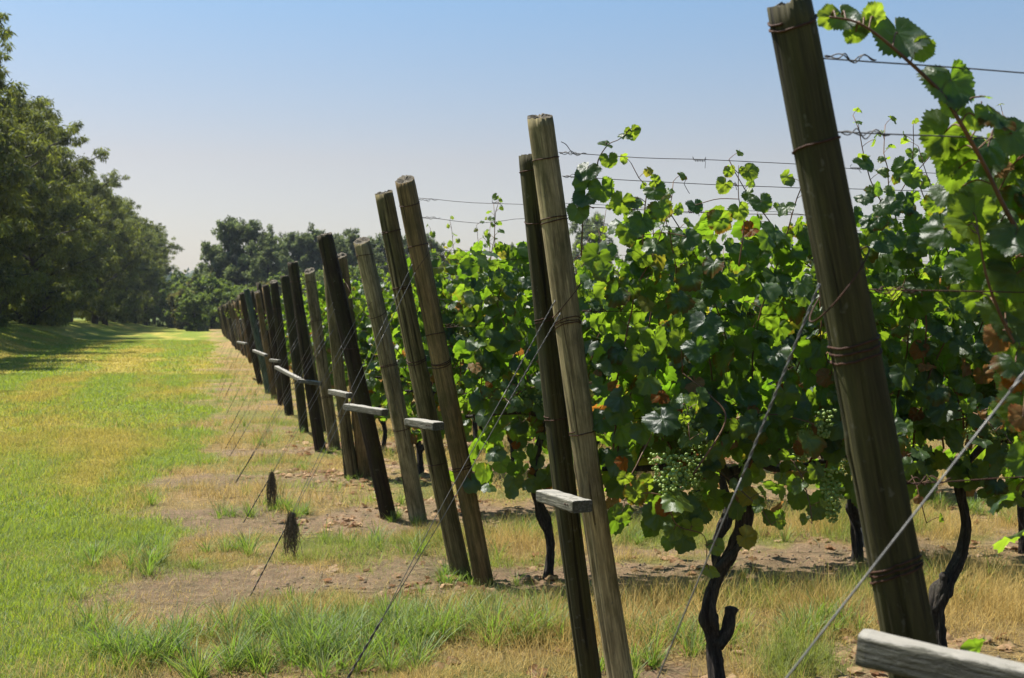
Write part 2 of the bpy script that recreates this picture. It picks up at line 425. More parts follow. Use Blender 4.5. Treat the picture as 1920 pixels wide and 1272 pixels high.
def lawn():
    X, Y, H, Wd = [], [], [], []
    for n, z0, z1, hh, ww, aR in ((330000, 4.2, 9, .042, .0032, 10), (330000, 9, 16, .045, .005, 2), (260000, 16, 32, .05, .010, -5), (160000, 32, 75, .055, .024, -10)):
        x, y = sample(n, z0, z1, aL=-29, aR=aR)
        u, s, l, b, so, tf = masks(x, y); k = (rng.random(n) < l) & (u > -15)
        x, y = x[k], y[k]; X.append(x); Y.append(y)
        pn = fbm(x * 2.2, y * 2.2, 51, 3)
        H.append(hh * (.45 + 1.1 * rng.random(len(x))) * (.6 + .9 * sst(.3, .7, pn))); Wd.append(np.full(len(x), ww) * rng.uniform(.7, 1.3, len(x)))
    x = np.concatenate(X); y = np.concatenate(Y); h = np.concatenate(H); w = np.concatenate(Wd); n = len(x)
    u, s = toUS(x, y)
    n1 = fbm(x * .35, y * .35, 41, 4); n2 = fbm(x * 1.2, y * 1.2, 43, 4); us = fbm(u * .9, s * .16, 47, 3)
    dry = sst(.50, .74, .35 * n1 + .65 * us + .22 * (n2 - .5) + rng.normal(0, .05, n) + .04 * sst(15, 50, s) + .11 * np.exp(-((u + 2.7) / .8) ** 2))
    dry = np.clip(dry * .9 + (rng.random(n) < .10) * .6, 0, 1)
    tint = colmix((.138, .182, .020), (.44, .33, .068), dry) * rng.uniform(.5, 1.45, n)[:, None]
    tr = colmix((.44, .56, .03), (.56, .44, .09), dry) * rng.uniform(.75, 1.2, n)[:, None]
    blades('lawn_grass', x, y, h, w, rng.uniform(.1, .9, n), rng.uniform(.1, .9, n), tint, tr, 2,
           label='short mown green and yellowing grass of the track left of the vine rows')
    return n
nl = lawn()

def dry_grass():
    X, Y, Hh, Ww = [], [], [], []
    for n, z0, z1, ww in ((520000, 4.0, 9, .0024), (380000, 9, 18, .0042), (200000, 18, 45, .009)):
        x, y = sample(n, z0, z1, aL=-27, aR=27 if z0 < 15 else 5)
        u, s, l, b, so, tf = masks(x, y)
        dens = (1 - l * .93) * (.12 + .18 * sst(1.7, .9, u) + .70 * sst(.15, .7, b)) * (.30 + .7 * sst(.4, .6, fbm(x * 1.9, y * 1.9, 61, 3))) * (1 - (.55 + .3 * sst(.9, 1.7, u)) * so)
        dens = dens * (1 - .55 * tf)
        k = rng.random(n) < dens * .8
        x, y = x[k], y[k]; X.append(x); Y.append(y); m = len(x)
        hn = fbm(x * 1.1, y * 1.1, 63, 3)
        u = u[k]; b = b[k]
        Hh.append((.06 + .20 * sst(.33, .62, hn) * np.maximum(b, .5 * sst(9, 16, s[k])) * (.55 + .45 * sst(1.2, 2.2, u))) * rng.uniform(.5, 1.3, m)); Ww.append(np.full(m, ww) * rng.uniform(.6, 1.4, m))
    x = np.concatenate(X); y = np.concatenate(Y); h = np.concatenate(Hh); w = np.concatenate(Ww); n = len(x)
    g = sst(.52, .62, fbm(x * 1.5, y * 1.5, 65, 3) + rng.normal(0, .05, n)) * .8
    tint = colmix((.62, .39, .115), (.14, .20, .025), g) * rng.uniform(.35, 1.45, n)[:, None]
    tr = colmix((.55, .40, .13), (.32, .46, .04), g) * rng.uniform(.7, 1.2, n)[:, None]
    blades('dry_grass', x, y, h, w, rng.uniform(.05, 1.0, n), rng.uniform(.1, 1.1, n), tint, tr, 2,
           label='thin straw coloured dry grass growing around the posts and between the vine rows')
dry_grass()

def straw_litter():
    x, y = sample(330000, 4.0, 22, aL=-25, aR=27)
    u, s, l, b, so, tf = masks(x, y); k = rng.random(len(x)) < (1 - l * .9) * (.75 - .3 * sst(.9, 1.7, u)); x, y = x[k], y[k]; n = len(x)
    tint = colmix((.60, .46, .25), (.20, .14, .085), rng.random(n)) * rng.uniform(.45, 1.4, n)[:, None]
    blades('straw_litter', x, y, rng.uniform(.02, .11, n), rng.uniform(.0016, .0034, n), rng.uniform(1.3, 1.62, n), rng.uniform(-.15, .25, n), tint, tint * .8, 2,
           zoff=.010, label='loose straw and bits of dead stalk lying on the bare soil', cat='straw')
straw_litter()

def tall_tufts():
    """long green blades growing in tufts between the rows"""
    cs = []
    for n, z0, z1 in ((900, 4.6, 10), (1300, 10, 26)):
        x, y = sample(n, z0, z1, aL=-27, aR=25 if z0 < 9 else 8)
        u, s, l, b, so, tf = masks(x, y)
        p = tf * .50 + .03 * (1 - l) + .012 * l * (s < 12)
        p = p * np.where(u > 2.0, .40, 1.0)
        k = rng.random(n) < p
        cs.append(np.stack([x[k], y[k], np.minimum(1.0, .55 + .5 * tf[k]) * rng.uniform(.6, 1.15, k.sum())], 1))
    ex = []
    for px, py, sz, m in ((160, 1045, .95, 3), (270, 1060, .95, 4), (290, 1030, .9, 3), (375, 1065, .6, 1), (240, 1225, 1.05, 4), (300, 1240, 1.1, 5), (360, 1215, 1.0, 4),
                          (180, 1180, .7, 2), (440, 1030, .6, 2), (500, 1190, 1.1, 5), (560, 1230, 1.2, 6), (450, 1240, 1.1, 5), (620, 1215, 1.15, 5), (680, 1240, 1.0, 4), (740, 1200, 1.1, 5), (820, 1210, 1.1, 5),
                          (900, 1190, 1.0, 5), (960, 1200, 1.1, 5), (1020, 1190, 1.1, 5), (560, 880, .8, 2), (500, 960, .8, 4), (450, 965, .8, 3), (560, 965, .8, 3), (990, 1010, .8, 4), (850, 1080, .6, 3),
                          (1230, 1205, 1.0, 4), (1290, 1215, .9, 3), (1520, 1190, .9, 3), (1450, 1190, .7, 2), (1760, 1120, 1.0, 3), (1590, 1180, .8, 3), (1830, 960, .8, 4), (1740, 950, .9, 5), (850, 1088, .55, 3), (880, 1092, .5, 2), (925, 1098, .5, 2), (735, 974, .6, 2), (792, 980, .5, 2), (690, 900, .5, 2), (655, 900, .5, 1), (612, 850, .5, 2), (1140, 1262, .7, 2), (1195, 1262, .7, 2), (600, 1190, 1.1, 4), (780, 1240, 1.1, 4), (530, 1150, .8, 3)):
        g = G(px, py)
        for q in range(int(m * 1.7)): ex.append((g.x + rng.normal(0, .08), g.y + rng.normal(0, .10), sz * rng.uniform(.75, 1.1)))
    C = np.concatenate(cs + [np.array(ex)])
    bx, by, bh, ba, bl = [], [], [], [], []
    for cx, cy, sz in C:
        m = int(rng.integers(30, 70) * (1 if cy < 10 else .55)); r = np.abs(rng.normal(0, .035 * sz, m)); a = rng.uniform(0, 2 * np.pi, m)
        bx.append(cx + r * np.cos(a)); by.append(cy + r * np.sin(a)); ba.append(a + rng.normal(0, .5, m))
        bh.append(sz * rng.uniform(.08, .26, m)); bl.append(r / .05 * .35 + rng.uniform(.0, .3, m))
    x = np.concatenate(bx); y = np.concatenate(by); h = np.concatenate(bh); n = len(x)
    g = np.clip(rng.beta(1.1, 3.0, n), 0, 1)
    tint = colmix((.085, .155, .010), (.38, .31, .07), g) * rng.uniform(.4, 1.4, n)[:, None]
    tr = colmix((.26, .46, .03), (.42, .38, .10), g)
    blades('tall_grass', x, y, h, rng.uniform(.003, .0062, n), np.concatenate(bl), rng.uniform(.2, 1.5, n), tint, tr, 4, az=np.concatenate(ba),
           label='tufts of long green grass standing in bands between the vine rows')
tall_tufts()

# ------------------------------------------------------------------ leaf shapes
def leaf_proto(na, nr, rg, curl=1.0):
    ph = np.linspace(-np.pi, np.pi, na, endpoint=False) + np.pi / na * 0
    pd = np.abs(np.degrees(ph))
    r = np.interp(pd, [0, 24, 50, 80, 108, 140, 165, 180], [1.0, .88, .96, .83, .90, .80, .66, .10])
    teeth = (np.arange(na) % 2) * 2 - 1
    r = r * (1 + .045 * teeth + rg.normal(0, .025, na))
    lob = rg.uniform(.9, 1.12, 5)
    r = r * np.interp(np.degrees(ph), [-180, -108, -50, 0, 50, 108, 180], [1, lob[0], lob[1], lob[2], lob[3], lob[4], 1])
    tt = (np.arange(nr) + 1) / nr; vd = np.array([0, 50, 108]); dv = np.min(np.abs(pd[:, None] - vd), 1)
    V = [np.zeros((1, 3))]; vein = [np.ones(1)]
    fold = rg.uniform(.0, .22); droop = rg.uniform(.05, .5) * curl; sx = rg.uniform(-.25, .25) * curl; tw = rg.normal(0, .25)
    o1, o2 = rg.uniform(0, 50, 2); cr = rg.uniform(.7, 1.35)
    for t in tt:
        x = np.sin(ph) * r * t; y = np.cos(ph) * r * t
        z = fold * np.abs(x) * .8 - droop * (x ** 2 + .8 * np.maximum(y, 0) ** 2) + sx * x * y + tw * x * y * .5
        z = z + .03 * np.sin(np.clip(dv / 25, 0, 1) * np.pi / 2) ** 2 * np.sin(t * np.pi * .8) + rg.normal(0, .012 * curl, na) * t + cr * curl * (.26 * (vn(x * 1.7 + o1, y * 1.7 + o2, 5) - .5) + .15 * (vn(x * 4.2 + o2, y * 4.2 + o1, 6) - .5))
        z += .09 * curl * t * t * np.sin(ph * 2 + fold * 20)
        V.append(np.stack([x, y, z], 1)); vein.append(np.where(dv < 360 / na * .55, 1 - .35 * t, .0))
    V = np.concatenate(V); vein = np.concatenate(vein)
    j = np.arange(na); T = np.stack([np.zeros(na, int), 1 + (j + 1) % na, 1 + j], 1); Q = []
    # open sinus at the petiole: leave out the face behind it
    for k in range(nr - 1):
        o = 1 + k * na; Q.append(np.stack([o + j, o + (j + 1) % na, o + na + (j + 1) % na, o + na + j], 1))
    Q = np.concatenate(Q) if Q else np.zeros((0, 4), int)
    return V, T[:, ::1], Q[:, ::1], vein
LR = np.random.default_rng(5)
HI = [leaf_proto(40, 4, LR, 1.15) for _ in range(9)]
HERO = [leaf_proto(72, 6, LR, .8) for _ in range(4)]
LO = [leaf_proto(22, 3, LR, 1.2) for _ in range(7)]
DRY = [leaf_proto(24, 3, LR, 1.3) for _ in range(6)]
MID = HI
def leaf_mesh(name, pos, nrm, tip, size, tint, trans, protos, rg, mtl=None):
    pos, nrm, tip, size, tint, trans = map(np.asarray, (pos, nrm, tip, size, tint, trans))
    nrm = nrm / np.linalg.norm(nrm, axis=1)[:, None]
    tip = tip - nrm * (tip * nrm).sum(1)[:, None]; tip /= np.linalg.norm(tip, axis=1)[:, None] + 1e-9
    xx = np.cross(tip, nrm); ch = rg.integers(0, len(protos), len(pos))
    Vs, Ts, Qs, At, Ar, Av = [], [], [], [], [], []; o = 0
    for c, (V, T, Q, ve) in enumerate(protos):
        k = np.where(ch == c)[0]; m = len(k)
        if not m: continue
        S = size[k][:, None, None]
        W_ = pos[k][:, None] + S * (V[None, :, 0:1] * xx[k][:, None] + V[None, :, 1:2] * tip[k][:, None] + V[None, :, 2:3] * nrm[k][:, None])
        nv = len(V); off = (np.arange(m) * nv)[:, None, None] + o
        Vs.append(W_.reshape(-1, 3)); Ts.append((T[None] + off).reshape(-1, 3))
        if len(Q): Qs.append((Q[None] + off).reshape(-1, 4))
        rad = np.linalg.norm(V[:, :2], axis=1)
        ti = np.repeat(tint[k][:, None], nv, 1); tr = np.repeat(trans[k][:, None], nv, 1)
        sc = (rg.random(m) < .13) * rg.uniform(.3, .9, m)            # scorched rims
        wgt = (sc[:, None] * sst(.55, .85, rad)[None] * (vn(V[:, 0] * 3 + 9, V[:, 1] * 3 + 9, 3)[None] > .45))[..., None]
        ti = ti * (1 - wgt) + np.array([.20, .07, .025]) * wgt; tr = tr * (1 - wgt) + np.array([.35, .12, .02]) * wgt
        At.append(ti.reshape(-1, 3)); Ar.append(tr.reshape(-1, 3)); Av.append(np.tile(ve, m)); o += m * nv
    return mesh_np(name, np.concatenate(Vs), [np.concatenate(Ts)] + ([np.concatenate(Qs)] if Qs else []), mtl or M_leaf,
                   {'tint': np.concatenate(At), 'trans': np.concatenate(Ar), 'vein': np.concatenate(Av)})

# ------------------------------------------------------------------ grape vines
def bunch_mesh(seed, n=62, k=1.0):
    rg = np.random.default_rng(seed)
    import bmesh
    bm = bmesh.new(); bmesh.ops.create_icosphere(bm, subdivisions=2, radius=1)
    V = np.array([v.co[:] for v in bm.verts]); T = np.array([[v.index for v in f.verts] for f in bm.faces]); bm.free()
    mb = MB(); pts = []
    tries = 0
    while len(pts) < n and tries < 6000:
        tries += 1; t = rg.random() ** .8; r = .048 * (1 - .75 * t) * math.sqrt(rg.random()) + .004; a = rg.uniform(0, 6.28)
        p = np.array([r * math.cos(a) * 1.15, r * math.sin(a) * .85, -.02 - .13 * t])
        if all(np.linalg.norm(p - q) > .0118 for q in pts): pts.append(p)
    for p in pts: mb.add(V * .0068 * rg.uniform(.75, 1.12) + p, None, T, rg.random())
    return mb.mesh('grape_bunch', M_grape)
BUNCH = [bunch_mesh(11), bunch_mesh(12, 48), bunch_mesh(13, 70)]

def leaf_colors(n, rg, young, brown, yellow=.035):
    """per-leaf reflectance and transmission colours; young 0..1, brown bool"""
    a = np.array([.026, .050, .027]); b = np.array([.085, .145, .022])
    t = np.clip(young * .75 + rg.beta(1.3, 3.5, n) * .7, 0, 1)
    tint = a + (b - a) * t[:, None]; tint = tint * rg.uniform(.75, 1.3, n)[:, None]
    tr = np.array([.20, .40, .014]) + (np.array([.52, .68, .04]) - np.array([.20, .40, .014])) * t[:, None]
    tr = tr * rg.uniform(.7, 1.1, n)[:, None]
    yl = rg.random(n) < yellow
    tr[yl] = np.array([.55, .50, .04]); tint[yl] = np.array([.16, .17, .03])
    nb = brown.sum()
    if nb:
        q = rg.random(nb)[:, None]
        tint[brown] = np.array([.19, .060, .014]) * (1 - q) + np.array([.42, .25, .11]) * q
        tr[brown] = np.array([.50, .17, .010]) * (1 - q) + np.array([.35, .20, .07]) * q
    return tint, tr

def trunk_path(kind):
    if kind == 0: return [(0, 0, -.06), (.0, 0, .12), (-.01, .01, .28), (-.035, 0, .38), (.0, .01, .50), (.07, 0, .64), (.11, 0, .76), (.115, 0, .86), (.08, .01, .98)]
    if kind == 1: return [(0, 0, -.06), (-.005, 0, .18), (-.012, .0, .34), (.04, 0, .43), (.105, 0, .55), (.125, 0, .68), (.10, .01, .82), (.085, .0, .95)]
    if kind == 2: return [(0, 0, -.06), (.03, .02, .2), (-.03, .03, .42), (-.08, 0, .6), (-.05, 0, .8), (0, 0, .98)]
    return [(0, 0, -.06), (-.04, 0, .15), (.03, -.02, .35), (.02, .02, .55), (-.05, .02, .75), (-.02, 0, .97)]
def make_trunk(kind):
    mb = MB(); rg = np.random.default_rng(kind + 50)
    p = smoothpath(trunk_path(kind), 60); t = np.linspace(0, 1, 60)
    rad = .026 - .008 * t + .012 * np.exp(-((t - .34) / .06) ** 2) + .006 * np.exp(-(t / .06) ** 2)
    tube(mb, p, rad, 28, True, .42, kind)
    if kind == 0:
        q = smoothpath([(-.005, -.02, .56), (.06, -.02, .62), (.125, -.015, .70), (.15, -.01, .82), (.12, 0, .97)], 26); tube(mb, q, np.linspace(.016, .014, 26), 14, True, .3, 8)
        q = smoothpath([(.0, 0, .24), (.045, -.01, .30), (.06, -.01, .37), (.066, -.01, .40)], 12); tube(mb, q, [.026] * 6 + [.024, .02, .021, .024, .023, .012], 14, True, .35, 9)
    elif kind == 1:
        q = smoothpath([(-.01, 0, .30), (.0, -.015, .40), (.005, -.02, .47)], 10); tube(mb, q, [.024] * 6 + [.018, .017, .019, .012], 14, True, .3, 7)
    else:
        q = smoothpath([p[28], p[28] + np.array([.05, -.02, .05]), p[28] + np.array([.06, -.02, .12])], 10); tube(mb, q, .015, 10, True, .3, 7)
    # spreading arms on the fruiting wire
    end = p[-1]
    for sg in (-1, 1):
        q = smoothpath([end - np.array([0, 0, .08]), end + np.array([sg * .08, .01, .02]), (sg * .28, rg.normal(0, .02), 1.0 + rg.normal(0, .03)), (sg * .5, 0, .99)], 26)
        tube(mb, q, np.linspace(.017, .009, 26), 10, True, .25, kind + 3)
    return mb.mesh('trunk', M_bark)
TRUNK = [make_trunk(k) for k in range(4)]

def make_canopy(seed, protos, nshoot=13, nfill=120, x0=-.56, x1=.56, top=1.98, petioles=True, low=.66):
    rg = np.random.default_rng(seed); cm = MB()
    pos, nrm, tip, size, yg, br = [], [], [], [], [], []
    def leaf(p, out, sz, young, zref):
        n = np.array([out[0] * .5, out[1] * 1.0, 0]) + np.array([0, 0, rg.uniform(.15, 1.1)]) + rg.normal(0, .38, 3)
        d = np.array([out[0] + rg.normal(0, .4), out[1] * .6, -.9 + rg.normal(0, .35)])
        bq = rg.random() < (.13 if zref < 1.4 else .008)
        pos.append(p); nrm.append(n); tip.append(d); size.append(sz * (.68 if bq else 1)); yg.append(young); br.append(bq)
    for i in range(nshoot):
        x = x0 + (x1 - x0) * (i + rg.random()) / nshoot; kind = rg.random()
        p = np.array([x, rg.normal(0, .05), rg.uniform(.93, 1.06)])
        ysd = rg.choice([-1, 1]); hang = kind < .28
        L = rg.uniform(.8, 1.3) * (top - .95) if not hang else rg.uniform(.5, .95)
        d = np.array([rg.normal(0, .25), ysd * rg.uniform(.05, .45), 1.0]); d /= np.linalg.norm(d)
        step = .068; pts = [p.copy()]; m = int(L / step) + 1
        for k in range(m):
            d = d + rg.normal(0, .13, 3) + np.array([0, -.35 * (p[1]) if not hang else ysd * .12, -.35 * (k / m) ** 1.5 if hang else .03]) * (1 if not hang else 1)
            if hang: d[2] -= .13
            d /= np.linalg.norm(d); p = p + d * step; p[2] = max(p[2], .62); pts.append(p.copy())
        pts = np.array(pts); fr = np.linspace(0, 1, len(pts))
        tube(cm, pts, np.linspace(.0048, .0018, len(pts)), 5, True, a=.2)
        sd = rg.choice([-1, 1])
        for k in range(1, len(pts)):
            sd = -sd; f = fr[k]
            a = rg.uniform(-.9, .9) + (0 if sd > 0 else math.pi); a2 = a
            out = np.array([math.cos(a2), math.sin(a2) * 1.0, .15])
            y_side = np.sign(pts[k][1] + rg.normal(0, .12)) or 1; out[1] = abs(out[1]) * y_side + .35 * y_side
            pl = rg.uniform(.04, .09) * (1 - .5 * f); q = pts[k] + out * pl + np.array([0, 0, .02])
            if petioles: tube(cm, smoothpath([pts[k], pts[k] + out * pl * .5 + np.array([0, 0, .015]), q], 4), .0014, 3, False, a=.8)
            sz = rg.uniform(.044, .074) * (1 - .62 * max(0, f - .45) / .55)
            leaf(q, out, sz, max(0, f - .35) * 1.3, pts[k][2])
    for i in range(nfill):
        p = np.array([rg.uniform(x0, x1), rg.normal(0, .17), rg.uniform(low + .02, top - .05)])
        p[1] *= (1.15 - .55 * (p[2] - low) / (top - low)) ; sy = np.sign(p[1]) or 1
        leaf(p, np.array([rg.normal(0, .5), sy, 0]), rg.uniform(.040, .074), rg.random() * .3, p[2])
    n = len(pos); tint, tr = leaf_colors(n, rg, np.array(yg), np.array(br))
    fol = leaf_mesh('foliage', pos, nrm, tip, size, tint, tr, protos, rg)
    return fol, cm.mesh('canes', M_cane)
CAN_HI = [make_canopy(100 + k, HI, 18, 400, top=2.04, low=.74) for k in range(4)]
END_HI = [make_canopy(140 + k, HI, 18, 400, x0=-.50, top=2.06, low=.72) for k in range(2)]
END_LO = [make_canopy(240 + k, LO, 18, 420, x0=-.52, top=2.04, low=.56) for k in range(3)]
CAN_LO = [make_canopy(200 + k, LO, 16, 440, top=2.02, low=.56) for k in range(5)]
ORD = ['first', 'second', 'third', 'fourth', 'fifth', 'sixth', 'seventh', 'eighth', 'ninth', 'tenth', 'eleventh', 'twelfth', 'thirteenth', 'fourteenth', 'fifteenth', 'sixteenth', 'seventeenth', 'eighteenth', 'nineteenth', 'twentieth',
       'twenty-first', 'twenty-second', 'twenty-third', 'twenty-fourth', 'twenty-fifth', 'twenty-sixth', 'twenty-seventh', 'twenty-eighth', 'twenty-ninth', 'thirtieth', 'thirty-first', 'thirty-second', 'thirty-third', 'thirty-fourth', 'thirty-fifth',
       'thirty-sixth', 'thirty-seventh', 'thirty-eighth', 'thirty-ninth', 'fortieth', 'forty-first', 'forty-second', 'forty-third', 'forty-fourth', 'forty-fifth', 'forty-sixth', 'forty-seventh', 'forty-eighth']
VR = np.random.default_rng(77)
GV = 'grapevines growing along the trellis rows'
def vine(row, k, t, s, canopy, tk, flip, label, bunches=3, zs=1.0):
    x, y = HL(1.6 + t, s)
    root = empty('grapevine', (x, y, ghs(x, y)), HA)
    tag(root, label, 'grapevine', GV)
    link('trunk', TRUNK[tk], root, scale=(1, 1, 1))
    rz = math.pi if flip else 0
    fo, ca = canopy
    link('canes', ca, root, rot=(0, 0, rz), scale=(1, 1, zs)); link('foliage', fo, root, rot=(0, 0, rz), scale=(1, 1, zs))
    for b in range(bunches):
        link('grape_bunch', BUNCH[VR.integers(0, 3)], root, loc=(VR.uniform(-.5, .5), VR.choice([-1, -1, 1]) * VR.uniform(.06, .24), VR.uniform(.98, 1.28)),
             rot=(0, 0, VR.uniform(0, 6)), scale=(VR.uniform(.8, 1.1),) * 3)
    return root
def row_s(k): return ROW0 + RSP * k
VINE_N = {1: 4, 2: 7, 3: 8, 4: 8, 5: 6, 6: 5, 7: 4, 8: 4, 9: 4, 10: 3, 11: 3}
NROWS = 44
for r_ in range(1, NROWS):
    s = row_s(r_) + VR.normal(0, .04)
    if r_ == 1: s = 4.47
    for k in range(VINE_N.get(r_, 3 if r_ < 18 else 2)):
        t = (.445 if r_ == 1 else .46) + 1.06 * k + (0 if r_ == 1 else VR.normal(0, .05))
        hi = r_ == 1
        can = CAN_HI[(k * 3 + r_) % 4] if hi else CAN_LO[int(VR.integers(0, 5))]
        if k == 0: can = END_HI[1] if hi else END_LO[int(VR.integers(0, 3))]
        tk = k if r_ == 1 and k < 2 else int(VR.integers(0, 4))
        vine(r_, k, t, s, can, tk, k > 0 and (bool(VR.integers(0, 2)) if r_ > 1 else bool(k % 2)),
             'leafy grapevine, %s from the end posts in the %s row from the camera' % (ORD[k], ORD[r_]),
             (7 if r_ == 1 else 4 if r_ == 2 else 2 if r_ < 6 else 0), VR.uniform(1.03, 1.08) if r_ == 1 and k else VR.uniform(.95, 1.05))

# ------------------------------------------------------------------ posts
def post_mesh(H, r0, r1, seed, bend=.01, sides=52, rings=64, rough=.075, slant=(0, 0)):
    rg = np.random.default_rng(seed); z = np.linspace(-.25, H, rings); th = np.arange(sides) * 2 * np.pi / sides
    t = (z + .25) / (H + .25); rad = r0 + (r1 - r0) * t
    Z, TH = np.meshgrid(z, th, indexing='ij'); sx = seed * 7.3
    rr = rad[:, None] * (1 + rough * (vn(np.cos(TH) * 2 + sx, np.sin(TH) * 2 + Z * 1.4, seed) - .5) * 2
                         + rough * .7 * (vn(np.cos(TH) * 9 + sx, np.sin(TH) * 9 + Z * 1.2, seed + 3) - .5))
    for q in range(5):       # long drying checks
        a = rg.uniform(0, 6.28); z0 = rg.uniform(.0, .8) * H; ln = rg.uniform(.3, .9)
        d = np.abs((TH - a + np.pi) % (2 * np.pi) - np.pi)
        rr = rr * (1 - .20 * np.exp(-(d / .085) ** 2) * np.exp(-((Z - z0) / ln) ** 4))
    for q in range(2):       # knots
        a = rg.uniform(0, 6.28); z0 = rg.uniform(.3, .9) * H
        d = np.hypot(((TH - a + np.pi) % (2 * np.pi) - np.pi) * r0, Z - z0); rr = rr * (1 + .09 * np.exp(-(d / .03) ** 2))
    bx = bend * np.sin(t * np.pi) * rg.choice([-1, 1]); by = bend * .6 * np.sin(t * np.pi * 1.6)
    V = np.stack([rr * np.cos(TH) + bx[:, None], rr * np.sin(TH) + by[:, None], Z], -1)
    V[-1, :, 2] += rg.normal(0, .0022, sides) + (vn(np.cos(th) * 1.5 + sx, np.sin(th) * 1.5, seed) - .5) * .012
    sl_ = (np.cos(th) * slant[0] + np.sin(th) * slant[1]) * r1; V[-1, :, 2] += sl_; V[-2, :, 2] += sl_ * .5; V[-1, :, :2] *= .975
    V = V.reshape(-1, 3); i = np.arange(rings - 1)[:, None] * sides; j = np.arange(sides)[None]
    Q = np.stack([i + j, i + (j + 1) % sides, i + sides + (j + 1) % sides, i + sides + j], -1).reshape(-1, 4)
    topr = V[-sides:]; c = topr.mean(0)
    inner = c + (topr - c) * .55; inner[:, 2] += rg.normal(0, .005, sides) - .003
    n0 = len(V); V = np.vstack([V, inner, inner.mean(0) + np.array([0, 0, -.003])]); jj = np.arange(sides); o = n0 - sides
    Q2 = np.stack([o + jj, o + (jj + 1) % sides, n0 + (jj + 1) % sides, n0 + jj], 1)
    T = np.stack([n0 + jj, n0 + (jj + 1) % sides, np.full(sides, n0 + sides)], 1)
    me = mesh_np('post_shaft', V, [np.vstack([Q, Q2]), T], [M_post, M_end], matidx=[0] * len(Q) + [1] * (len(Q2) + len(T)))
    sm = np.ones(len(me.polygons), bool); sm[len(Q):] = False; me.polygons.foreach_set('use_smooth', sm)
    def surf(a_, z_):
        rd = np.interp(z_, z, rad); k0 = np.interp(z_, z, np.arange(rings)); i0 = np.clip(k0.astype(int), 0, rings - 2); f0 = k0 - i0
        aj = (a_ / (2 * np.pi) * sides) % sides; j0 = aj.astype(int) % sides; fj = aj - np.floor(aj); j1 = (j0 + 1) % sides
        g0 = rr[i0, j0] * (1 - fj) + rr[i0, j1] * fj; g1 = rr[i0 + 1, j0] * (1 - fj) + rr[i0 + 1, j1] * fj
        return g0 * (1 - f0) + g1 * f0
    bend_at = lambda zz: (np.interp(zz, z, bx), np.interp(zz, z, by))
    return me, surf, bend_at
def band_mesh(surf, hh, r, turns, gap, seed, wr=.0027, tilt=.1, cxy=(0, 0)):
    rg = np.random.default_rng(seed); mb = MB()
    n = int(turns * 40); a = np.linspace(0, turns * 2 * np.pi, n)
    w = np.cumsum(rg.normal(0, .0007, n)); w -= np.linspace(w[0], w[-1], n)
    ph = rg.uniform(0, 6)
    z = (a / (2 * np.pi) - turns / 2) * gap + tilt * r * np.cos(a + ph) + w
    rr = surf(a, hh + z) + wr * .8
    tube(mb, np.stack([rr * np.cos(a) + cxy[0], rr * np.sin(a) + cxy[1], z], 1), wr, 6)
    # twisted tail
    t = np.linspace(0, 1, 10); aa = rg.uniform(2.6, 3.8)
    return mb.mesh('wire_band', M_rust)
POSTS = {}
def place_post(base, top, rad, color, label, seed, bands=(), taper=.92, bend=.008, name='trellis_post', detail=True, slant=0):
    b = Vector(base); t = Vector(top); ax = t - b; H = ax.length
    b.z = ghs(b.x, b.y)
    q = ax.to_track_quat('Z', 'X')
    d_ = q.inverted() @ Vector((0, 1, 0)); sv = (d_.x * slant, d_.y * slant)
    me, rf, bf = post_mesh(H, rad, rad * taper, seed, bend, slant=sv) if detail else post_mesh(H, rad, rad * taper, seed, bend, 12, 14)
    root = empty(name, b); root.rotation_mode = 'QUATERNION'; root.rotation_quaternion = q
    tag(root, label, 'post', 'wooden end posts of the vine rows')
    link('post_shaft', me, root, color=color)
    for i, (h, turns) in enumerate(bands):
        hh = h * H
        link('wire_band', band_mesh(rf, hh, rad * .9, turns, .012, seed * 10 + i, wr=.0022 if seed < 303 else .0027, tilt=.05 + .25 * ((seed + i) % 3 == 0), cxy=bf(hh)), root, loc=(0, 0, hh))
    return root, b, q, H
def lean_top(base, px, py):
    """top of a post that leans out of its row (direction -r): solve t, z from the pixel"""
    r = ray(px, py); rx, ry = CH, SH
    # (bx - t*rx) = r.x * (by - t*ry)
    t = (base.x - r.x * base.y) / (rx - r.x * ry); y = base.y - t * ry
    return Vector((base.x - t * rx, y, CAMH + r.z * y))
C_pale = (.26, .215, .115, 1); C_mid = (.14, .115, .054, 1); C_dark = (.028, .018, .011, 1); C_olive = (.038, .034, .013, 1); C_tan = (.165, .112, .048, 1); C_blue = (.075, .11, .09, 1)
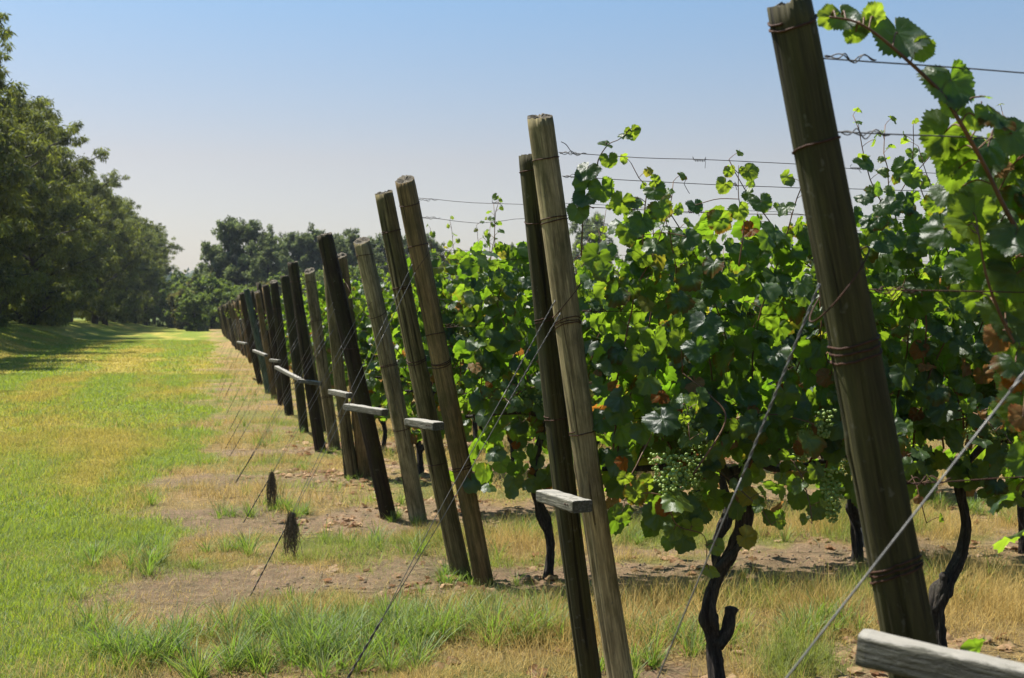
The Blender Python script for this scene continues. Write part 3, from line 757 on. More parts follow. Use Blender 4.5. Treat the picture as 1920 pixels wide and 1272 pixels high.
# base x,y, top x,y, radius, colour, label, bands
PL = [
 ('A', 1860, 2075, 1478, 22, .0555, C_olive, 'thick mossy post nearest the camera with its top near the upper frame edge', ((.985, 1.6), (.88, 1.2), (.70, 3.2), (.50, 3.0)), 1),
 ('B2', 1177, 1335, 1012, 216, .0545, C_pale, 'pale weathered post, front one of the pair just left of the nearest post', ((.93, 1.3), (.83, 2.2), (.66, 3.2), (.48, 1.6)), 1),
 ('B1', 1114, 1305, 992, 292, .050, C_olive, 'dark olive post standing behind the pale front post, behind its white plank', ((.97, 1.4), (.88, 1.2), (.70, 2), (.52, 1.6)), 1),
 ('C2', 908, 1094, 758, 337, .060, C_tan, 'tan post with ragged cut top, tallest right one of the middle pair', ((.94, 1.3), (.84, 1.5), (.62, 1.2), (.55, 3.0), (.29, 2.2)), 2),
 ('C1', 867, 1084, 720, 363, .059, C_mid, 'grey brown post, left one of the middle pair, with plank across its middle', ((.90, 1.6), (.76, 2.4), (.57, 2.4), (.30, 1.4)), 2),
 ('D2', 784, 976, 678, 450, .070, C_pale, 'pale post with flat sawn top left of the middle pair', ((.95, 1.3), (.74, 1.5), (.56, 2.4), (.33, 1.6)), 3),
 ('D1', 728, 972, 608, 440, .064, C_dark, 'blackish rough bark post leaning strongly left of the pale flat topped post', ((.6, 1.2),), 3),
 ('E2', 684, 895, 638, 479, .066, C_tan, 'tan post seen just right of the blackish rough post', ((.9, 1.4), (.62, 2.4), (.45, 1.4)), 4),
 ('E1', 663, 896, 615, 497, .060, C_mid, 'brown post half hidden behind the blackish rough post', ((.3, 1.4),), 4),
 ('F2', 628, 844, 580, 508, .070, C_pale, 'light grey post with round pale top left of the blackish post', ((.93, 1.4), (.72, 1.4), (.3, 2)), 5),
 ('F1', 602, 848, 549, 492, .068, C_dark, 'dark cracked post with knobbly foot left of the light grey post', ((.9, 1.2), (.5, 1.2)), 5),
 ('G2', 570, 814, 533, 520, .066, C_olive, 'dark olive post under overhanging leaves left of the dark cracked post', ((.7, 1.4),), 6),
 ('G1', 606, 812, 560, 560, .055, C_mid, 'short brown post behind the dark cracked post and the light grey one', (), 6),
 ('H2', 542, 780, 513, 529, .070, C_dark, 'dark weathered post with yellow sawn top, seventh row end', ((.8, 1.3),), 7),
 ('H1', 528, 762, 498, 536, .066, C_dark, 'dark post touching the yellow topped post on its left', (), 7),
 ('I2', 515, 748, 483, 546, .056, C_tan, 'thin reddish brown post with pale round top in the eighth row', (), 8),
 ('I1', 503, 738, 462, 542, .062, C_blue, 'blue green painted looking post leaning left among brown posts', (), 9),
 ('J2', 489, 721, 453, 550, .066, C_dark, 'blackish brown post just left of the blue green post', (), 9),
]
PD = {}
for i, (key, bx, by, tx, ty, rad, colr, lab, bands, row) in enumerate(PL):
    b = G(bx, by); t = lean_top(b, tx, ty)
    PD[key] = place_post(b, t, rad, colr, lab, 300 + i, bands, taper=.80 if key == 'A' else .92, bend=.006 + .006 * (i % 3), detail=True, slant={'B2': .30, 'C2': .45, 'D2': .42, 'E2': .45, 'F2': .5, 'I2': .45, 'H2': .45, 'D1': .15, 'C1': .12, 'A': -.05}.get(key, .05)) + (t,)
# second post of the nearest row, just right of the frame
bx_, by_ = HL(1.75, 1.45)
PD['A2'] = place_post((bx_, by_, 0), (bx_ - .40 * CH, by_ - .40 * SH, 2.25), .055, C_mid, 'brown post right of the nearest mossy post, holding the far end of its plank', 350, ((.8, 2.2),)) + (Vector((bx_ - .4 * CH, by_ - .4 * SH, 2.25)),)
g = G(650, 896); PD['E0'] = place_post(g, lean_top(g, 622, 610), .028, C_olive, 'thin stake tied to the foot of the fifth row end post', 351, ((.10, 1.3),), name='thin_stake') + (None,)
PR = np.random.default_rng(99)
FARM = [post_mesh(2.3, .064, .057, 900 + k, .012, 12, 14)[0] for k in range(5)]
cols = [C_mid, C_dark, C_olive, C_mid, C_dark, (.12, .10, .07, 1), C_tan]
POSTU = {}
for r_ in range(10, NROWS):
    for q in range(2):
        s = row_s(r_) + (.12 if q else -.12) + PR.normal(0, .06); u = 1.62 - .10 * q + PR.normal(0, .05)
        x, y = HL(u, s); ln = -PR.uniform(.28, .5)
        o = link('trellis_post', FARM[PR.integers(0, 5)], loc=(x, y, ghs(x, y)), color=cols[PR.integers(0, 7)], scale=(1, 1, PR.uniform(.90, 1.03)))
        o.rotation_mode = 'QUATERNION'; o.rotation_quaternion = Vector((ln * CH, ln * SH + PR.normal(0, .06), 2.3)).to_track_quat('Z', 'X')
        tag(o, 'weathered end post of the %s trellis row from the camera, %s of its pair' % (ORD[r_], 'farther' if q else 'nearer'), 'post', 'wooden end posts of the vine rows')

# ------------------------------------------------------------------ planks nailed across the post pairs
def plank(a, b, w, h, label, seed, nails=True):
    a = Vector(a); b = Vector(b); d = b - a; L = d.length
    rg = np.random.default_rng(seed); nx, ns = 40, 24
    # rounded, worn rectangle section
    th = np.arange(ns) * 2 * np.pi / ns + .01
    cx = np.sign(np.cos(th)) * np.abs(np.cos(th)) ** .28 * w / 2; cz = np.sign(np.sin(th)) * np.abs(np.sin(th)) ** .28 * h / 2
    x = np.linspace(0, L, nx)
    X = np.repeat(x[:, None], ns, 1); sc = 1 + .05 * (vn(X * 9, np.cos(th)[None] * 2 + seed, seed) - .5)
    sc[0] *= .93; sc[-1] *= .93
    Yv = cx[None] * sc; Zv = cz[None] * sc * (1 + .10 * (vn(X * 6, 0 * X + seed, seed + 2) - .5)) + .004 * (vn(X * 22, np.sin(th)[None] + seed, seed) - .5)
    V = np.stack([X, Yv, Zv], -1).reshape(-1, 3); i = np.arange(nx - 1)[:, None] * ns; j = np.arange(ns)[None]
    Q = np.stack([i + j, i + (j + 1) % ns, i + ns + (j + 1) % ns, i + ns + j], -1).reshape(-1, 4)
    V = np.vstack([V, [(0, 0, 0)], [(L, 0, 0)]]); jj = np.arange(ns); m = nx * ns
    T = np.vstack([np.stack([(jj + 1) % ns, jj, np.full(ns, m)], 1), np.stack([(nx - 1) * ns + jj, (nx - 1) * ns + (jj + 1) % ns, np.full(ns, m + 1)], 1)])
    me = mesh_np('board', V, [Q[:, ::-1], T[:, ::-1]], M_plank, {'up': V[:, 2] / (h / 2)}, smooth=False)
    o = empty('wooden_plank', a); o.rotation_mode = 'QUATERNION'
    o.rotation_quaternion = Matrix((d.normalized(), Vector((0, 0, 1)).cross(d).normalized(), d.normalized().cross(Vector((0, 0, 1)).cross(d).normalized()))).transposed().to_quaternion()
    link('board', me, o)
    if nails:
        mb = MB()
        for xx in (.035, .06): tube(mb, [(L - xx, -w / 2 + .01 * 0 - .004, h * .1), (L - xx, -w / 2 + .01, h * .1)], .003, 8)
        link('nail_heads', mb.mesh('nail_heads', M_rust), o)
    return tag(o, label, 'plank', 'short weathered planks across the post pairs')
# (left end px, right end px, depth of each end)
plank(P(1612, 1213, 1.98), P(2300, 1366, 1.72), .055, .055, 'long pale topped plank lying across the nearest mossy post at the lower right corner', 1, False)
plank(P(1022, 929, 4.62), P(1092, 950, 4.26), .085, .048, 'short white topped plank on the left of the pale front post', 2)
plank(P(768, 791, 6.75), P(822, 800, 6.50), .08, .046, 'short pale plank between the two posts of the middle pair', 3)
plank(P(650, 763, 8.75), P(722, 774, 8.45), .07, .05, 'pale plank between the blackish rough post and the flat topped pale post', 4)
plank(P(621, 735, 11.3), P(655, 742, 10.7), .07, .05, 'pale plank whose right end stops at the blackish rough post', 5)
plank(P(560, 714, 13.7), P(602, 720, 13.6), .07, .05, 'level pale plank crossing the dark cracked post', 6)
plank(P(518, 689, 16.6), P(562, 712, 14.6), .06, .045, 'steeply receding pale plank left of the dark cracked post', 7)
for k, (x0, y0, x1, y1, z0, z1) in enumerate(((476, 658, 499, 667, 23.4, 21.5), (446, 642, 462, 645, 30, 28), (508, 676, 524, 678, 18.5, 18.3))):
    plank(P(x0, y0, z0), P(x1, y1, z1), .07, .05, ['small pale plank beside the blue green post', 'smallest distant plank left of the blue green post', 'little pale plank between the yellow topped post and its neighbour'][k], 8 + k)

# ------------------------------------------------------------------ trellis wires
def cubic_wire(mb, a, b, rad, sag, seed, kinks=True, wob=.004):
    rg = np.random.default_rng(seed); a = np.array(a, float); b = np.array(b, float); L = np.linalg.norm(b - a); n = max(12, int(L * 9))
    t = np.linspace(0, 1, n); p = a + (b - a) * t[:, None]; p[:, 2] -= sag * 4 * t * (1 - t)
    p[:, 2] += wob * (vn(t * L * 3, t * 0 + seed, seed) - .5) * 2; p[:, 1] += wob * (vn(t * L * 3, t * 0 + seed + 9, seed) - .5) * 2
    tube(mb, p, rad, 5); return p
def knot(mb, p, d, seed, rad=.0022, ln=.045):
    rg = np.random.default_rng(seed); n = 46; t = np.linspace(0, 1, n); base = np.asarray(p) + np.asarray(d) * (t - .5)[:, None] * ln
    ph = t * 2 * np.pi * 6; rr = .0035 + .002 * rg.random(n)
    q = base + np.stack([0 * t, np.cos(ph) * rr, np.sin(ph) * rr], 1); tube(mb, q, rad * .6, 4)
    e = smoothpath([q[-1], q[-1] + rg.normal(0, .008, 3), q[-1] + np.array([rg.normal(0, .01), 0, -rg.uniform(.01, .03)])], 6); tube(mb, e, rad * .5, 4)
    e = smoothpath([q[0], q[0] + rg.normal(0, .006, 3) + [0, 0, .008], q[0] + np.array([rg.normal(0, .012), 0, rg.uniform(-.02, .02)])], 6); tube(mb, e, rad * .5, 4)
rdir = np.array([CH, SH, 0])
WH = [2.20, 2.10, 1.93, 1.64, 1.24]
WN = ['topmost', 'second highest', 'third highest', 'fourth highest', 'lowest']
def on_post(key, z):
    root, b, q, H, t = PD[key]; ax = (t - Vector((b.x, b.y, 0))); f = z / ax.z; return np.array([b.x + ax.x * f, b.y + ax.y * f, z])
def trellis_wire(p0, z1, L, row, i, seed, rad=.0016, near=False):
    mb = MB(); p0 = np.array(p0, float); p1 = p0 + rdir * L; p1[2] = z1
    pts = cubic_wire(mb, p0 + rdir * .055, p1, rad, .02 if L > 2 else .01, seed, wob=.022 if row == 2 else .006)
    if near:
        mt = M_rust if i in (2, 3, 4) and near else M_dullwire
        # wrap at the post, twisted back on itself
        a = p0 + rdir * .06; rg0 = np.random.default_rng(seed + 1)
        for s_ in range(2):
            q0 = np.linspace(0, 1, 26)[:, None]; am = .007 * np.sin(q0 * np.pi) + .0015
            tube(mb, a + rdir * .11 * q0 + am * (np.cos(q0 * (12 + 5 * s_) + s_ * 2 + seed) * np.array([0, .5, 1]) + np.sin(q0 * 13 + s_) * np.array([0, 1, -.2])), .0013, 4)
        rg = np.random.default_rng(seed)
        for q in rg.uniform(.25, 2.2, 3): knot(mb, p0 + (p1 - p0) * q / L + np.array([0, 0, -.02 * 4 * q / L * (1 - q / L)]), rdir, seed + int(q * 100))
    else: mt = M_dullwire
    o = link('trellis_wire', mb.mesh('trellis_wire', mt))
    tag(o, '%s thin steel wire strung along the %s trellis row from the camera' % (WN[i], ORD[row]), 'wire', 'horizontal trellis wires')
# nearest rows, wire heights read off the posts
NEAR = {'A': (0, [(102, 0), (246, 1), (545, 3), (905, 4)]), 'B2': (1, [(286, 0), (330, 1), (388, 2), (583, 3), (786, 4)]), 'C2': (2, [(374, 0), (408, 1), (480, 2), (610, 3), (735, 4)]),
        'D2': (3, [(467, 0), (500, 1), (560, 3), (690, 4)]), 'E2': (4, [(500, 1), (560, 2), (620, 3)])}
for key, (row, L_) in NEAR.items():
    root, b, q, H, t = PD[key]
    for n_, (py, i) in enumerate(L_):
        ax = t - Vector((b.x, b.y, 0)); f = 0
        for _ in range(12):                       # height on the post axis that projects to py
            pt = Vector((b.x, b.y, 0)) + ax * f; z = CAMH + ray(960, py).z * pt.y; f = z / ax.z
        p = np.array([b.x + ax.x * f, b.y + ax.y * f, z])
        end = {0: z - .03, 1: z - .02}.get(i, z - .02)
        trellis_wire(p, end, 6.5 if row < 3 else 9, row, i, 500 + row * 10 + n_, .0016 if row else .0015, near=row < 3)
for r_ in range(5, 14):
    for i in (0, 1, 3):
        x, y = HL(1.28, row_s(r_)); trellis_wire((x, y, WH[i] - .12), WH[i] - .14, 6, r_, i, 700 + r_ * 5 + i, .002)
# a bent end of wire hanging below the second wire, and a hook shaped tail on the third post pair
mb = MB(); a = np.array(P(1283, 330, 4.75)); pts = smoothpath([a, a + [.008, 0, -.012], a + [0, 0, -.03], a + [.006, 0, -.045], a + [.014, 0, -.06], a + [.022, 0, -.072]], 20); tube(mb, pts, .0013, 5)
tag(link('wire_tail', mb.mesh('wire_tail', M_dullwire)), 'curly loose end of wire hanging from the second wire right of the pale post', 'wire')
mb = MB(); a = np.array(P(1049, 286, 4.55)); b_ = np.array(P(1052, 266, 4.55)); pts = smoothpath([b_, np.array(P(1062, 272, 4.56)), np.array(P(1074, 288, 4.57)), np.array(P(1086, 290, 4.58))], 16); tube(mb, pts, .0016, 5)
tag(link('wire_tail', mb.mesh('wire_tail', M_dullwire)), 'short slanting wire end bent down at the top of the pale post', 'wire')

# ------------------------------------------------------------------ anchor (guy) wires
def anchor(key, zat, ground_pt, label, rad=.0028, wrap=True, join=.16, single=False):
    a = on_post(key, zat); g = Vector(ground_pt); g = np.array([g.x, g.y, ghs(g.x, g.y) - .02])
    root, b, q, H, t = PD[key]
    e = empty('anchor_wire', (float(g[0]), float(g[1]), float(g[2]))); tag(e, label, 'anchor wire', 'slanting anchor wires of the end posts')
    a0 = a - rdir * .05 + np.array([0, -.03, 0]); a1 = a - rdir * .03 + np.array([0, -.06, -.05])
    k = g + (a - g) * join
    mb = MB()
    for s_, aa in (((0, a0),) if single else ((0, a0), (1, a1))):
        d = (k - aa) / np.linalg.norm(k - aa); m = aa + d * .40
        twisted(mb, aa, m, rad * .75, 2, .05, 5); p = np.linspace(0, 1, 24)[:, None]; off = np.array([.010, 0, .006]) * (1 if s_ else -1)
        pts = m + (k - m) * p + off * np.sin(p * np.pi) ; tube(mb, pts, rad * .8, 5)
    o1 = mb.mesh('strands', M_galv); o1.transform(Matrix.Translation(-Vector(g))); link('strands', o1, e)
    mb = MB(); twisted(mb, k, g, rad * 1.25, 2, .09, 6); 
    o2 = mb.mesh('twisted_strap', M_rust if False else M_dullwire); o2.transform(Matrix.Translation(-Vector(g))); link('twisted_strap', o2, e)
    # loop tying it round the post, slanting
    if wrap:
        rr = .066; c = a.copy(); ax = (Vector(t) - Vector((b.x, b.y, 0))).normalized(); mb = MB()
        th = np.linspace(0, 2 * np.pi, 40); n1 = np.array(ax.cross(Vector((0, 1, 0))).normalized()); n2 = np.cross(np.array(ax), n1)
        pts = c[None] + rr * (np.cos(th)[:, None] * n1 + np.sin(th)[:, None] * n2) + np.array(ax)[None] * (.06 * np.cos(th))[:, None] * (1 if n1[0] > 0 else -1)
        tube(mb, pts, rad * .8, 6); m3 = mb.mesh('post_loop', M_rust); m3.transform(Matrix.Translation(-Vector(g))); link('post_loop', m3, e)
    return k, g, a
gA = G(936, 2000); anchor('A', 1.66, gA, 'grey twisted wire slanting down left from the nearest mossy post', .0021, True, .05, True)
x_, y_ = (-.53, 1.5); anchor('A2', 1.80, (x_, y_, 0), 'grey wire crossing the lower right corner in front of the nearest post', .0021, True, .04, True)
gB = G(610, 1335); anchor('B2', 1.66, gB, 'double grey wire slanting from the pale front post to the tall grass', .0022, True, .24)
kC = anchor('C2', 1.90, G(466, 1118), 'double wire with a fibre bundle running down left from the middle pair', .0019, True, .20)
kD = anchor('D2', 1.72, G(453, 978), 'double wire with a dark fibre bundle from the flat topped pale post', .0019, True, .22)
anchor('D1', 1.70, G(440, 905), 'anchor wire of the blackish rough post reaching the grass', .0019, False, .22)
anchor('E2', 1.65, G(436, 908), 'anchor wire of the tan post behind the blackish one', .0019, False, .18)
anchor('F2', 1.62, G(428, 855), 'anchor wire of the light grey round topped post', .0019, False, .2)
anchor('F1', 1.60, G(420, 840), 'anchor wire of the dark cracked post', .0019, False, .2)
anchor('G2', 1.6, G(428, 806), 'anchor wire of the dark olive post under the leaves', .002, False, .2)
anchor('H2', 1.6, G(424, 775), 'anchor wire of the yellow topped dark post', .002, False, .2)
anchor('I2', 1.6, G(420, 748), 'anchor wire of the thin reddish brown post', .002, False, .2)
anchor('I1', 1.6, G(412, 738), 'anchor wire of the blue green post', .002, False, .2)
anchor('J2', 1.6, G(410, 722), 'anchor wire of the blackish post beside the blue green one', .002, False, .2)
for r_ in range(10, 22):
    s = row_s(r_); a = HL(1.32, s); b = HL(.45 + PR.normal(0, .1), s + PR.normal(0, .1)); mb = MB(); tube(mb, [(a[0], a[1], 1.6), (b[0], b[1], ghs(*b))], .0026, 4)
    tag(link('anchor_wire', mb.mesh('anchor_wire', M_galv)), 'thin distant anchor wire of the %s trellis row from the camera' % ORD[r_], 'anchor wire', 'slanting anchor wires of the end posts')

def fibre_bundle(p, L, r, label, seed):
    rg = np.random.default_rng(seed); mb = MB()
    for i in range(130):
        a = rg.uniform(0, 6.28); rr = r * math.sqrt(rg.random()); x, y = rr * math.cos(a), rr * math.sin(a) * .8
        l = L * rg.uniform(.45, 1.1); s0 = rg.uniform(0, .12) * L
        x *= rg.uniform(.7, 1.25); pts = smoothpath([(x * .42, y * .4, -s0 + .02 + rg.normal(0, .01)), (x * .85, y * .85, -s0 - l * .3), (x * 1.05 + rg.normal(0, .003), y * 1.05, -s0 - l * .65), (x * 1.1 + rg.normal(0, .012), y * .9 + rg.normal(0, .012), -l)], 6)
        tube(mb, pts, .0014, 3, False, a=rg.random())
    o = link('fibre_bundle', mb.mesh('fibre_bundle', M_bundle), loc=p)
    tag(o, label, 'fibre bundle', 'dry fibre bundles hanging on anchor wires')
def along(k, py):
    kk, g, a = k; best = None
    for f in np.linspace(0, .6, 200):
        p = g + (a - g) * f; yy = 636 - F * ((p[2] - CAMH) / p[1] + math.tan(PITCH))
        if best is None or abs(yy - py) < best[0]: best = (abs(yy - py), p)
    return best[1]
fibre_bundle(along(kC, 968), .22, .042, 'larger shaggy brown bundle hanging on the anchor wire of the middle pair', 1)
fibre_bundle(along(kD, 890), .24, .040, 'smaller dark shaggy bundle hanging on the anchor wire beyond', 2)

# grey pipe standing among the vines of the third row
g = G(1617, 1028); mb = MB(); tube(mb, [(0, 0, -.1), (0, 0, .0), (0, 0, .42)], .017, 14)
tag(link('grey_pipe', mb.mesh('grey_pipe', M_pipe), loc=(g.x, g.y, 0), rot=(0, R(-5), 0)), 'short grey upright pipe behind the nearest mossy post', 'pipe')

# ------------------------------------------------------------------ shoots with single leaves (nearest row and second row)
EX = np.random.default_rng(31)
def rnd_leaves(n, inside, x0, x1, y0, y1, Z0, Z1, s0, s1, ybase=.25):
    out = []
    while len(out) < n:
        px, py = EX.uniform(x0, x1), EX.uniform(y0, y1)
        if not inside(px, py): continue
        out.append((px, py, EX.uniform(Z0, Z1), EX.uniform(s0, s1), min(1, EX.exponential(ybase)), int(EX.random() < (.12 if py > 560 else .02)), (EX.normal(0, .4), -1, EX.uniform(-.1, 1.0)), (EX.normal(0, .5), EX.normal(0, .2), -1)))
    return out
EXTRA = {3: rnd_leaves(46, lambda x, y: x > 1770 + max(0, (y - 480)) * .38 + EX.uniform(0, 70), 1760, 1960, 235, 900, 2.36, 2.62, .032, .056),
         8: rnd_leaves(58, lambda x, y: y > 250 + abs(x - 1700) * .25 + EX.uniform(0, 120), 1570, 1900, 270, 480, 4.5, 4.85, .036, .06)}
def hero_vine(root, cane_px, leaves, Zc, seed, r0=.006, r1=.002):
    leaves = leaves + EXTRA.get(seed, [])
    """cane_px: list of (px,py,Z); leaves: (px,py,Z,size_m,young,brown,nx,ny,nz,tipx,tipz)"""
    rg = np.random.default_rng(seed); mb = MB()
    inv = root.matrix_world.inverted()
    for path, ra, rb in cane_px:
        pts = smoothpath([P(*q) for q in path], len(path) * 7); tube(mb, pts, np.linspace(ra, rb, len(pts)), 8, True, .12, seed)
    pos, nr, tp, sz, yg, br = [], [], [], [], [], []
    allp = np.concatenate([smoothpath([P(*q) for q in path], 60) for path, _, _ in cane_px])
    for px, py, Z, s, y, b, n, t in leaves:
        p = np.array(P(px, py, Z)); n = np.array(n, float); t = np.array(t, float)
        tt = t - n * (t @ n) / (n @ n); tt /= np.linalg.norm(tt); p = p - tt * s * .28
        pos.append(p); nr.append(n + rg.normal(0, .08, 3)); tp.append(t); sz.append(s); yg.append(y); br.append(b)
        q = allp[np.argmin(np.linalg.norm(allp - p, axis=1))]
        if np.linalg.norm(q - p) < .25: tube(mb, smoothpath([q, (q + p) / 2 + np.array([0, .0, .012]), p], 8), .0017, 6, False)
    tint, tr = leaf_colors(len(pos), rg, np.array(yg), np.array(br, bool), 0)
    me = leaf_mesh('foliage', pos, nr, tp, sz, tint, tr, HERO, rg); me.transform(inv); link('foliage', me, root)
    mc = mb.mesh('canes', M_cane); mc.transform(inv); link('canes', mc, root)
bpy.context.view_layer.update()
x, y = HL(1.6 + .55, 2.05); rootA = empty('grapevine', (x, y, ghs(x, y)), HA); tag(rootA, 'nearest grapevine with a long shoot and single big leaves at the upper right corner', 'grapevine', GV)
link('trunk', TRUNK[2], rootA); bpy.context.view_layer.update()
Q = lambda px, py, s, y=.0, b=0, n=(0, -1, .35), t=(0, 0, -1), Z=2.3: (px, py, Z, s, y, b, n, t)
hero_vine(rootA, [([(1990, 560, 2.42), (1900, 420, 2.36), (1845, 310, 2.33), (1800, 230, 2.3), (1760, 170, 2.3), (1700, 112, 2.28), (1640, 62, 2.27), (1600, 40, 2.27), (1555, 32, 2.27)], .0055, .0018),
                  ([(1960, 300, 2.4), (1900, 270, 2.4), (1845, 215, 2.38), (1840, 190, 2.38)], .003, .0015), ([(1930, 700, 2.4), (1880, 600, 2.38), (1850, 520, 2.36), (1835, 440, 2.36)], .004, .002)],
  [Q(1553, 35, .030, 1, 0, (.3, -1, -.1), (-.8, 0, -.6)), Q(1583, 36, .040, .1, 0, (-.1, -1, .6), (.3, 0, -1)), Q(1600, 66, .026, 1, 0, (0, -1, -.2), (-.5, 0, -.8)), Q(1644, 26, .034, 1, 0, (.2, -1, -.3), (.4, 0, .6)),
   Q(1690, 74, .066, 0, 0, (.05, -1, .75), (.15, 0, -1)), Q(1733, 95, .030, .9, 0, (0, -1, -.3), (.6, 0, -.3)), Q(1622, 48, .026, 1, 0, (0, -1, .1), (.2, 0, -1)),
   Q(1786, 165, .064, 0, 0, (0, -1, .55), (0, 0, -1)), Q(1787, 205, .030, 1, 0, (0, -1, -.1), (0, 0, -1)), Q(1764, 262, .058, .25, 0, (.1, -1, -.05), (-.6, .1, -1), 2.36),
   Q(1852, 182, .016, 0, 0, (.2, -.2, 1), (1, -.3, 0)), Q(1879, 226, .044, 0, 0, (.2, -1, 1.0), (.6, 0, -.7)), Q(1830, 225, .032, .9, 0, (0, -1, .0), (.3, 0, -1)), Q(1905, 262, .05, .4, 0, (.2, -1, .3), (.5, 0, -1)),
   Q(1795, 300, .058, .3, 0, (.1, -1, -.1), (.2, 0, -1), 2.38), Q(1850, 300, .055, .3, 0, (-.4, -1, .4), (.2, 0, -1), 2.42), Q(1800, 352, .036, .0, 0, (.5, -1, .8), (-.7, 0, -.6), 2.42), Q(1785, 362, .05, .2, 0, (-.2, -1, .9), (.3, 0, -1), 2.5),
   Q(1820, 415, .062, .45, 0, (.1, -1, -.05), (-.3, 0, -1), 2.4), Q(1875, 380, .065, .6, 0, (-.1, -1, .1), (.3, 0, -1), 2.45), Q(1900, 330, .06, .5, 0, (.0, -1, .2), (.3, 0, -1), 2.5), Q(1900, 450, .060, .0, 0, (-.3, -.8, 1.2), (-.4, -.3, -1), 2.3),
   Q(1860, 480, .062, .5, 0, (.2, -1, .1), (-.2, 0, -1), 2.45), Q(1910, 530, .066, .6, 0, (0, -1, .1), (.2, 0, -1), 2.42), Q(1885, 600, .060, .1, 0, (0, -1, .5), (-.1, 0, -1), 2.45), Q(1912, 690, .05, .2, 0, (0, -1, .6), (.4, 0, -1), 2.35),
   Q(1905, 650, .06, .4, 0, (.3, -1, 0), (0, 0, -1), 2.5), Q(1900, 720, .030, 0, 1, (0, -1, .2), (-.2, 0, -1), 2.35), Q(1915, 790, .034, 0, 1, (0, -1, .3), (-.4, 0, -1), 2.35), Q(1912, 750, .055, .0, 0, (.4, -1, .8), (-.6, 0, -1), 2.4),
   Q(1870, 640, .035, 0, 1, (0, -1, .2), (-.4, 0, -1), 2.4), Q(1835, 560, .045, .5, 0, (0, -1, .2), (-.4, 0, -1), 2.5), Q(1918, 870, .045, .3, 0, (0, -1, .2), (-.4, 0, -1), 2.4)], 2.3, 3)
can = make_canopy(321, HI, 10, 110, -.22, .6)
link('canes', can[1], rootA, loc=(-.26, .05, 0)); link('foliage', can[0], rootA, loc=(-.26, .05, 0))
x, y = HL(1.6 + 1.75, 2.05); rB = empty('grapevine', (x, y, ghs(x, y)), HA); tag(rB, 'leafy green grapevine, second vine from the nearest post in the nearest row', 'grapevine', GV)
link('trunk', TRUNK[3], rB); link('canes', CAN_HI[2][1], rB); link('foliage', CAN_HI[2][0], rB)

